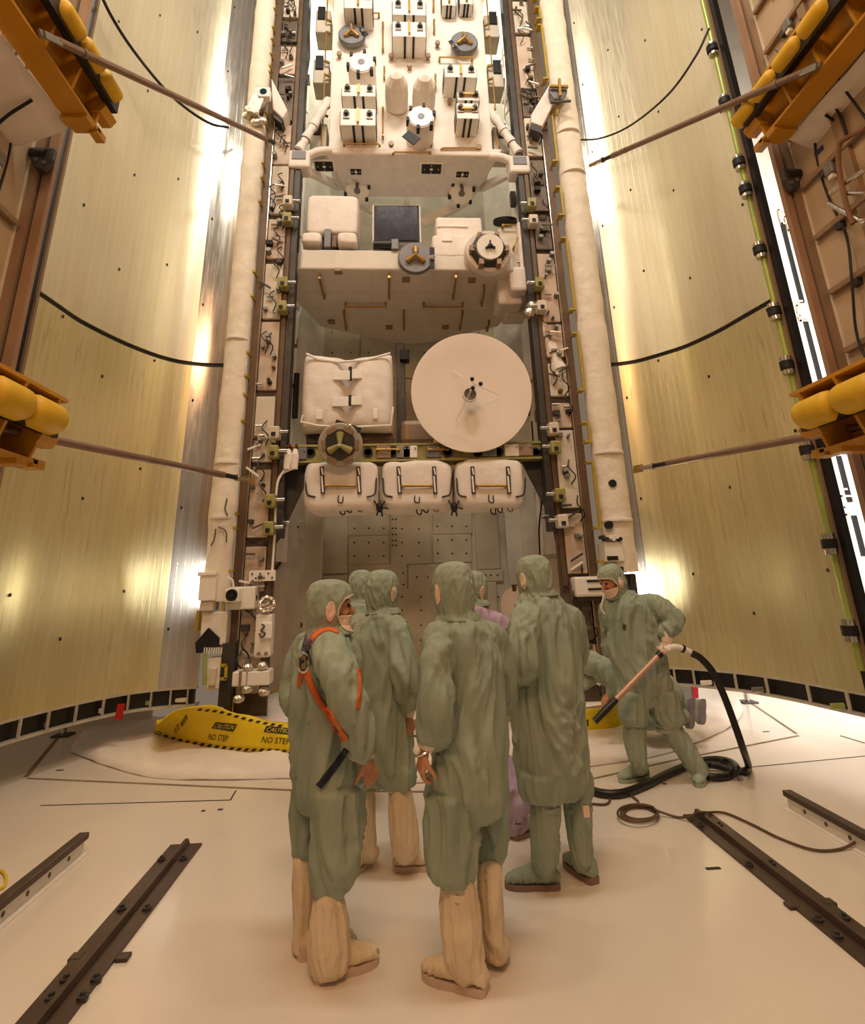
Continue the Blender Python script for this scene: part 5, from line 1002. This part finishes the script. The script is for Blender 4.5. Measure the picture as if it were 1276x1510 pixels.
    if face:
        op = lambda p: (lambda q: q[0] > 0 and ((q[0] - .14) / .105) ** 2 + ((q[2] + .028) / .098) ** 2 < 1)(loc(p))
        Fh = [q for q in Fc if not all(op(V[i]) for i in q)]
        msk = lambda p: (lambda q: q[0] > 0 and ((q[0] - .14) / .112) ** 2 + ((q[2] + .028) / .104) ** 2 < 1 and q[2] < -.036)(loc(p)); Vm, Fm = patch(V, Fc, msk, 0)
        if len(Fm):
            Vm = np.array([hc + (p - hc) * (1.0 if loc(p)[0] < .05 else 1.0) for p in Vm]); mk = mesh_obj(Vm, Fm, 'face_mask', MESH, P); so = mk.modifiers.new('s', 'SOLIDIFY'); so.thickness = .004
    else: Fh = Fc
    hd = mesh_obj(V, Fh, 'hood', hoodm or suit, P); so = hd.modifiers.new('s', 'SOLIDIFY'); so.thickness = .004; so.offset = -1
    if face:
        edge = {}
        for q in Fh:
            for i in range(len(q)): e = tuple(sorted((q[i], q[(i + 1) % len(q)]))); edge[e] = edge.get(e, 0) + 1
        tb = MB()
        for (i, j), n_ in edge.items():
            if n_ == 1 and loc(V[i])[0] > .02: tb.tube([V[i], V[j]], .0045, 6)
        if tb.v: tb.build('hood_trim', MESH, P)
    for sg_ in (-1, 1):
        pr = lambda p: (lambda q: q[1] * sg_ > .03 and ((q[0] + .005) / .03) ** 2 + ((q[2] + .02) / .058) ** 2 < 1 + .7 * max(0, -q[2] - .02) * -6)(loc(p)); Vp, Fp = patch(V, Fc, pr, 0)
        if len(Fp): e = mesh_obj(Vp + l * sg_ * .004 * k, Fp, 'ear_patch', MESH, hd); so = e.modifiers.new('s', 'SOLIDIFY'); so.thickness = .003
    # --- boots
    for bt in boots:
        sh, dY, heel, toe = bt[:4]; H, T = onZ(*heel, 0), onZ(*toe, 0); H[2] = T[2] = 0; L = np.linalg.norm(T - H)
        if L > .36: T = H + (T - H) * (.36 / L)
        if L < .22: T = H + (T - H) * (.27 / max(L, 1e-3))
        d = _n(T - H); s_ = np.array([-d[1], d[0], 0]); bb = MB(); rings_px(bb, sh, Y, dY); an = onY((sh[-1][0] + sh[-1][1]) / 2, sh[-1][2], Y + dY); hm = H + d * .07; chain(bb, [(an, .058), ((an + hm + [0, 0, .09]) / 2, .06), (hm + [0, 0, .075], .058)])
        R = []
        for t, w_, hh in ((-.02, .03, .05), (.06, .042, .085), (.25, .047, .115), (.45, .049, .105), (.65, .053, .08), (.85, .047, .06), (.97, .032, .045), (1.02, .012, .03)):
            cc = H + (T - H) * t + np.array([0, 0, .022 + hh / 2]); R.append([cc + s_ * w_ * math.cos(a) + np.array([0, 0, hh / 2 * math.sin(a)]) for a in [6.28318 * q / 16 for q in range(16)]])
        bb.loft(R); V, Fc = fuse(bb, .009, 4, folds(.0085, 26, 2.6, seed + bt[2][0] * .01)); V[:, 2] = np.maximum(V[:, 2], .018); bo = mesh_obj(V, Fc, 'boot', bootm, P)
        out = [(-.03, .028), (.03, .042), (.25, .048), (.45, .047), (.65, .055), (.85, .05), (.97, .034), (1.03, .01)]; poly = [H + (T - H) * t + s_ * w_ for t, w_ in out] + [H + (T - H) * t - s_ * w_ for t, w_ in reversed(out)]
        MB().prism([(p[0], p[1], 0) for p in poly], (0, 0, .03)).build('sole', solem, bo)
        top_c = onY((sh[0][0] + sh[0][1]) / 2, sh[0][2], Y + dY); hw_ = np.linalg.norm(onY(sh[0][1], sh[0][2], Y + dY) - onY(sh[0][0], sh[0][2], Y + dY)) / 2
        MB().loft([[top_c + np.array([hw_ * 1.04 * math.cos(a), sh[0][3] * 1.04 * math.sin(a), z_]) for a in [6.28318 * q / 20 for q in range(20)]] for z_ in (-.045, -.02)]).build('boot_tie', bootm, bo, smooth=True)
    return dict(root=P, cov=cov, hood=hd, body=body, W=W)
def cuff(pr, a, b, Y, r0, r1, m=GLOVE, name='glove_cuff'):
    p, q = onY(a[0], a[1], Y + a[2]), onY(b[0], b[1], Y + b[2]); return MB().tube([p, (p + q) / 2, q], [r0, r0 * 1.02, r1], 14).build(name, m, pr['root'], smooth=True)
# ---- worker with the orange harness, face in profile
p1 = person('person in green coverall wearing an orange harness, face in profile, cream boots', 3.45, (486, 896, (.97, .22), .03),
    [(466, 505, 928, .09), (452, 513, 938, .12), (443, 522, 950, .15), (436, 527, 970, .17), (433, 530, 1005, .18), (432, 531, 1045, .185), (433, 532, 1080, .19), (433, 533, 1110, .19), (435, 534, 1140, .185), (437, 535, 1166, .175), (442, 532, 1185, .14)],
    [([(458, 535, 1160, .13), (462, 534, 1190, .12), (461, 533, 1220, .115), (462, 531, 1255, .11), (464, 523, 1285, .1), (466, 512, 1308, .085), (468, 504, 1320, .07)], -.08), ([(437, 478, 1160, .1), (435, 472, 1190, .1), (434, 469, 1220, .1), (435, 467, 1248, .09), (438, 464, 1260, .075)], .1)],
    [[(484, 955, -.17, .088), (497, 985, -.25, .086), (512, 1030, -.29, .08), (525, 1070, -.27, .076), (532, 1096, -.22, .075), (534, 1108, -.19, .062)], [(455, 955, .15, .08), (441, 1000, .2, .075), (440, 1042, .16, .07), (478, 1062, .24, .06)]],
    [([(466, 505, 1322, .075), (459, 513, 1355, .085), (456, 517, 1395, .09), (457, 515, 1425, .08), (461, 503, 1440, .06)], -.1, (464, 1447), (556, 1419)), ([(435, 464, 1262, .065), (434, 464, 1310, .07), (435, 462, 1370, .06), (438, 459, 1395, .05)], .09, (441, 1413), (486, 1404))],
    face=True, seed=1, hands=[(541, 1118, -.17, 550, 1152, -.17, (-.5, .8, 0), .75, 1, 1.0, 0)])
cuff(p1, (534, 1104, -.17), (543, 1121, -.17), 3.45, .05, .034)
bv = bvh_of(p1['cov']); hn = MB().sph(onY(446, 975, 3.25), (.01, .01, .01)).build('harness', NAVY, p1['root'])
strap_px(bv, [(500, 931), (486, 926), (470, 931), (459, 943), (451, 957), (447, 972)], 8, ORANGE, hn, 'shoulder_strap'); strap_px(bv, [(452, 990), (458, 1008), (470, 1032), (486, 1055), (500, 1077), (510, 1092)], 9.5, ORANGE, hn, 'back_strap')
strap_px(bv, [(456, 941), (451, 955), (447, 970), (448, 988)], 10, BLUEP, hn, 'strap_pad', .012, .012); strap_px(bv, [(511, 1106), (500, 1122), (485, 1142), (470, 1160)], 9.5, NAVY, hn, 'hanging_strap')
strap_px(bv, [(447, 986), (443, 1000), (441, 1012)], 6, ORANGE, hn, 'back_strap'); strap_px(bv, [(529, 985), (530.5, 1005), (530, 1030), (528, 1045)], 5, ORANGE, hn, 'front_strap')
q = hit(bv, 448, 977, .03)
if q is not None: MB().tube([q + [.0 + .028 * math.cos(a), -.0, .045 * math.sin(a)] for a in np.linspace(0, 6.28, 18)], .008, 8).build('steel_buckle', SILVER, hn, smooth=True); MB().bar(q + [0, 0, -.03], q + [0, 0, .03], .02, .012).build('buckle_bar', GOLD, hn)
# ---- tall worker seen from behind in the middle
p3 = person('person in green coverall seen from behind in the middle, watch on left wrist, cream boots', 3.27, (669, 871, (-.42, .9), .05),
    [(652, 700, 906, .09), (645, 711, 915, .13), (640, 722, 929, .16), (646, 731, 950, .17), (654, 737, 980, .17), (657, 739, 1020, .17), (652, 741, 1060, .18), (643, 743, 1100, .2), (636, 745, 1140, .2), (633, 747, 1165, .19), (636, 744, 1188, .15)],
    [([(631, 708, 1165, .15), (631, 705, 1200, .14), (632, 702, 1240, .13), (634, 700, 1270, .12), (637, 699, 1288, .115), (645, 697, 1299, .09)], -.04), ([(690, 747, 1165, .13), (697, 745, 1200, .12), (700, 743, 1235, .11), (701, 741, 1256, .1), (705, 738, 1268, .08)], .1)],
    [[(654, 938, -.04, .083), (646, 970, -.12, .08), (643, 1010, -.16, .077), (645, 1048, -.16, .08), (645, 1072, -.13, .085), (640, 1086, -.11, .075)], [(722, 942, .08, .08), (734, 990, .13, .08), (732, 1040, .22, .075), (705, 1060, .32, .06)]],
    [([(651, 698, 1299, .085), (650, 705, 1335, .09), (651, 709, 1370, .095), (656, 712, 1408, .09), (664, 712, 1432, .07)], -.06, (716, 1466), (626, 1440)), ([(705, 738, 1270, .08), (707, 740, 1310, .085), (712, 741, 1350, .08), (717, 743, 1383, .07), (722, 747, 1402, .055)], .06, (744, 1424), (708, 1400))],
    seed=2, hands=[(625, 1106, -.13, 619, 1150, -.13, (.9, .3, 0), .8, -1, 1.05, 0)])
cuff(p3, (634, 1084, -.12), (626, 1106, -.13), 3.27, .055, .036)
wv = MB().tube([onY(624, 1109, 3.14) + np.array([.037 * math.cos(a), .037 * math.sin(a), .012 * math.cos(a)]) for a in np.linspace(0, 6.28, 20)], .007, 8).build('wristwatch', SILVER, p3['root'], smooth=True); MB().lathe([(.018, 0), (.018, .012), (.012, .014)], onY(616, 1106, 3.12), (-.7, -.7, .1), 14).build('watch_face', W_SHINY, wv, smooth=True)
# ---- worker behind the harness wearer
p2 = person('person in green coverall facing away behind the harness wearer, cream boots', 4.3, (564, 873, (.6, .8), .04),
    [(549, 582, 899, .09), (537, 586, 907, .13), (528, 592, 918, .16), (521, 597, 940, .18), (519, 599, 980, .18), (521, 600, 1020, .18), (525, 602, 1060, .18), (530, 606, 1100, .18), (533, 609, 1130, .17), (537, 606, 1146, .13)],
    [([(562, 611, 1130, .12), (563, 610, 1148, .12), (567, 607, 1162, .1)], -.03), ([(534, 568, 1130, .11), (534, 563, 1148, .1), (537, 559, 1160, .085)], .08)],
    [[(584, 928, -.08, .085), (593, 965, -.16, .08), (599, 1005, -.19, .076), (602, 1030, -.13, .07), (604, 1037, -.08, .06)], [(530, 925, .05, .08), (522, 970, .1, .075), (530, 1010, .2, .065)]],
    [([(574, 605, 1163, .07), (575, 613, 1200, .08), (577, 617, 1235, .08), (579, 616, 1258, .07)], -.05, (583, 1283), (630, 1281)), ([(535, 551, 1163, .06), (534, 553, 1200, .065), (534, 554, 1240, .06), (536, 554, 1258, .055)], .06, (546, 1268), (526, 1284))],
    seed=3, hands=[(603, 1056, -.05, 606, 1086, -.05, (-.6, .6, 0), .7, 1, 1.0, 0)])
cuff(p2, (603, 1035, -.05), (603, 1057, -.05), 4.3, .046, .034)
# ---- tall worker on the right of the group, all in green
p4 = person('tall person all in green, boots too, holding a small black device, right of group', 4.0, (788, 853, (-.5, .86), .06),
    [(773, 815, 872, .09), (768, 824, 881, .13), (764, 834, 892, .16), (761, 842, 907, .18), (758, 848, 930, .2), (759, 851, 960, .2), (759, 853, 1000, .2), (759, 856, 1040, .2), (761, 859, 1080, .2), (763, 862, 1120, .19), (766, 864, 1145, .17), (772, 860, 1164, .13)],
    [([(766, 842, 1138, .15), (767, 840, 1163, .14), (771, 835, 1178, .12)], -.03), ([(828, 867, 1138, .12), (833, 868, 1163, .11), (837, 866, 1181, .09)], .08)],
    [[(776, 915, -.12, .085), (770, 950, -.2, .083), (772, 982, -.2, .084), (763, 988, -.03, .082), (753, 974, .1, .066), (750, 965, .15, .05)], [(840, 915, .05, .08), (846, 960, .12, .08), (830, 985, .25, .07), (780, 972, .33, .055)]],
    [([(783, 826, 1180, .085), (784, 824, 1215, .085), (784, 824, 1250, .075), (786, 823, 1272, .065)], -.05, (824, 1309), (747, 1309)), ([(831, 872, 1182, .08), (836, 874, 1215, .08), (842, 873, 1250, .07), (844, 872, 1272, .06)], .06, (877, 1304), (836, 1274))],
    bootm=SUIT, solem=SOLEB, seed=4, hands=[(751, 958, .16, 756, 938, .2, (.3, .9, 0), .9, 1, .95, 0)])
dv = thing('handheld_device', 'small black device held up by the tall person on the right', 'device', onY(750, 940, 4.18)); pbox(744, 928, 757, 940, 4.2, .05, 'case', BLACK, dv, .008); c_ = onY(748, 933, 4.2); MB().lathe([(.015, 0), (.015, -.03), (.01, -.03)], c_, (0, 1, 0), 12).build('lens', DGREY, dv, smooth=True)
MB().box(onY(860, 1190, 3.88), onY(869, 1203, 3.9)).build('boot_label', MESH, p4['root'])
# ---- partly hidden workers
person('person in green hood mostly hidden behind the harness wearer and companion', 5.3, (532, 867, (-.3, .95), .03),
    [(520, 546, 884, .09), (512, 552, 892, .14), (508, 557, 905, .17), (507, 559, 950, .18), (508, 559, 1010, .18), (510, 558, 1060, .17), (512, 556, 1085, .14)],
    [([(511, 534, 1080, .1), (512, 533, 1120, .1), (514, 532, 1135, .08)], 0.), ([(535, 557, 1080, .1), (536, 556, 1120, .1), (537, 554, 1135, .08)], .05)],
    [[(512, 905, 0, .07), (508, 950, -.03, .07), (512, 990, .1, .055)], [(554, 905, 0, .07), (557, 950, 0, .07), (550, 985, .12, .055)]],
    [([(514, 532, 1132, .07), (515, 531, 1165, .06)], 0., (522, 1183), (518, 1172)), ([(537, 554, 1132, .07), (538, 553, 1162, .06)], .05, (546, 1180), (544, 1168))], seed=5)
person('person in lilac coverall and green hood striding behind the middle figure', 4.85, (698, 871, (.75, .6), .06),
    [(688, 712, 888, .09), (682, 722, 897, .13), (678, 733, 910, .16), (676, 741, 935, .18), (677, 744, 965, .18), (679, 743, 1010, .18), (681, 743, 1060, .18), (684, 742, 1100, .17), (688, 740, 1125, .14)],
    [([(683, 715, 1115, .11), (684, 712, 1150, .1), (686, 708, 1172, .085)], .1), ([(716, 752, 1115, .12, 0), (730, 768, 1145, .115, -.05), (740, 778, 1175, .11, -.1), (744, 778, 1195, .095, -.12), (747, 771, 1207, .08, -.13)], -.02)],
    [[(682, 915, 0, .075), (677, 955, .05, .07), (680, 990, .15, .055)], [(734, 920, 0, .08), (743, 955, -.02, .075), (746, 985, .02, .065), (744, 1000, .06, .055)]],
    [([(687, 707, 1170, .07), (688, 706, 1195, .06)], .1, (697, 1205), (706, 1198)), ([(748, 771, 1205, .075), (748, 768, 1222, .06)], -.15, (757, 1238), (775, 1232))],
    suit=LILAC, hoodm=SUIT, bootm=LILAC, solem=SOLEB, seed=6, hands=[(744, 1010, .08, 744, 1030, .1, (.5, .7, 0), .7, 1, 1., 1)])
# ---- worker with the vacuum wand
p5 = person('person in green leaning left over a vacuum wand, right of the group, gloved hand', 5.6, (903, 857, (-.93, -.36), .32, -.05),
    [(905, 932, 873, .09), (897, 952, 880, .14), (893, 965, 893, .17), (893, 973, 912, .18), (896, 976, 938, .18), (901, 977, 962, .18), (907, 982, 985, .18), (911, 988, 1005, .18), (913, 990, 1020, .16), (917, 986, 1032, .12)],
    [([(912, 955, 1020, .13), (912, 952, 1043, .12), (916, 951, 1060, .11), (922, 950, 1070, .085)], -.02), ([(950, 993, 1018, .14), (957, 1000, 1040, .12), (965, 1006, 1058, .11), (972, 1004, 1070, .09)], -.02)],
    [[(965, 890, -.1, .088), (983, 903, -.15, .088), (993, 914, -.17, .084), (988, 925, -.17, .078), (983, 933, -.17, .066)], [(900, 895, .12, .08), (897, 930, .18, .075), (903, 962, .16, .065)]],
    [([(920, 952, 1070, .08), (922, 951, 1095, .08), (928, 953, 1120, .065), (934, 955, 1132, .06)], 0., (955, 1147), (915, 1155)), ([(969, 1005, 1070, .09, 0), (985, 1021, 1095, .085, 0), (1004, 1036, 1120, .075, 0), (1015, 1044, 1138, .065, 0)], -.03, (1037, 1143), (1030, 1164))],
    bootm=SUIT, solem=SUIT, face=True, seed=7, hands=[(983, 944, -.17, 975, 972, -.2, (-.6, -.5, .0), 1.25, 1, 1.15, 0)], gloves=GLOVE)
cuff(p5, (985, 930, -.17), (983, 948, -.17), 5.6, .058, .044)
bv = bvh_of(p5['cov']); decal_quad([(919, 919), (924, 922), (923, 930), (918, 927)], bv, BROWN, p5['root'], 'dark_stain', 5)
MB().tube(spline([onY(x, y, 5.35) for x, y in [(891, 876), (889, 885), (887, 897), (892, 905)]], 5), .006, 6).build('white_cord', W_PAINT, p5['root'], smooth=True)
vw = thing('vacuum_wand', 'pale vacuum wand with a dark nozzle held by the leaning worker', 'vacuum wand', onY(877, 1064, 5.35)); a_, b_ = onY(877, 1064, 5.3), onY(980, 958, 5.36)
MB().tube([a_ + (b_ - a_) * t for t in (.27, .5, .96)], .024, 12).build('tube', mat('pale_pink_tube', '#c9a18a', .35, .2), vw, smooth=True); MB().tube([a_, a_ + (b_ - a_) * .18, a_ + (b_ - a_) * .3], [.026, .03, .026], 12).build('nozzle', RUBBER, vw, smooth=True); MB().tube([a_ + (b_ - a_) * .9, a_ + (b_ - a_) * .95], .03, 12).build('collar', RUBBER, vw, smooth=True)
MB().tube(spline([b_, onY(995, 954, 5.36), onY(1008, 957, 5.36), onY(1022, 964, 5.36)], 5), .026, 12).build('bent_grip', W_PAINT, vw, smooth=True); MB().tube([onY(1006, 956, 5.36), onY(1009, 957.5, 5.36)], .034, 12).build('grip_band', RUBBER, vw, smooth=True)
# ---- kneeling worker behind
KY = 6.6
k = thing('person', 'kneeling person in green reaching left at the bay lip, lilac soles showing', 'person', onY(950, 1075, KY) * [1, 1, 0], 'workers in cleanroom suits')
c = MB(); K = lambda x, y, d, r: (onY(x, y, KY + d), r)
chain(c, [K(893, 990, 0, .15), K(915, 992, 0, .19), K(950, 1003, 0, .2), K(980, 1020, 0, .18), K(988, 1032, 0, .15)])
for d in (-.12, .14): chain(c, [K(985, 1028, d, .13), K(968, 1045, d, .11), K(952, 1062, d, .09)]); chain(c, [K(952, 1064, d, .085), K(980, 1062, d, .08), K(1008, 1056, d, .07)])
chain(c, [K(893, 984, -.16, .095), K(903, 1000, -.2, .085), K(905, 1015, -.2, .075), K(902, 1022, -.2, .06)]); chain(c, [K(888, 985, .16, .09), K(870, 1000, .1, .08), K(860, 1010, .05, .06)])
V, Fc = fuse(c, .012, 5, folds(.011, 9, 3, 11)); mesh_obj(V, Fc, 'coverall', SUIT, k)
b = MB(); chain(b, [K(872, 979, 0, .09), K(880, 983, 0, .07), K(893, 990, 0, .1), K(950, 1003, 0, .14), K(985, 1028, 0, .1)]); w_ = onY(900, 1023, KY - .2); hand(b, w_, (-.6, 0, -.5), (0, .3, -1), .6, 1, 1.); chain(b, [K(893, 990, 0, .07), K(893, 984, -.16, .05), K(905, 1012, -.2, .045), K(900, 1023, -.2, .03)])
V, Fc = fuse(b, .007, 3); mesh_obj(V, Fc, 'body', SKIN, k)
h = MB(); hc = onY(872, 978, KY); h.sph(hc, (.135, .105, .125), 20, 14); chain(h, [K(880, 981, 0, .11), K(892, 986, 0, .13)]); V, Fc = fuse(h, .008, 5, folds(.006, 18, 9, 4)); hd = mesh_obj(V, Fc, 'hood', SUIT, k)
Vp, Fp = patch(V, Fc, lambda p: p[1] < hc[1] - .04 and ((p[0] - hc[0] - .06) / .035) ** 2 + ((p[2] - hc[2]) / .05) ** 2 < 1, 0)
if len(Fp): mesh_obj(Vp - np.array([0, .004, 0]), Fp, 'ear_patch', MESH, hd)
for x0, y0, x1, y1, d in ((1019, 1030, 1017, 1074, -.12), (1035, 1032, 1034, 1068, .12)):
    H, T = onY(x0, y0, KY + d), onY(x1, y1, KY + d); sn = _n(np.array([.55, -.83, .1])); lat = _n(np.cross(T - H, sn)); R = []; bb = MB()
    for t, w_, hh in ((-.03, .03, .06), (.1, .045, .1), (.35, .048, .11), (.65, .052, .08), (.9, .045, .055), (1.02, .02, .035)):
        cc = H + (T - H) * t - sn * hh / 2; R.append([cc + lat * w_ * math.cos(a) + sn * hh / 2 * math.sin(a) for a in [6.28318 * q / 14 for q in range(14)]])
    bb.loft(R); chain(bb, [(H + (T - H) * .2 - sn * .06, .06), (H + (T - H) * .25 - sn * .2, .07)]); V, Fc = fuse(bb, .01, 4); bo = mesh_obj(V, Fc, 'boot', SUIT, k)
    out = [(-.05, .02), (0, .04), (.25, .05), (.45, .046), (.7, .056), (.9, .048), (1.02, .02)]; MB().prism([H + (T - H) * t + lat * w_ for t, w_ in out] + [H + (T - H) * t - lat * w_ for t, w_ in reversed(out)], sn * .03).build('sole', SOLEL, bo, bevel=.008)
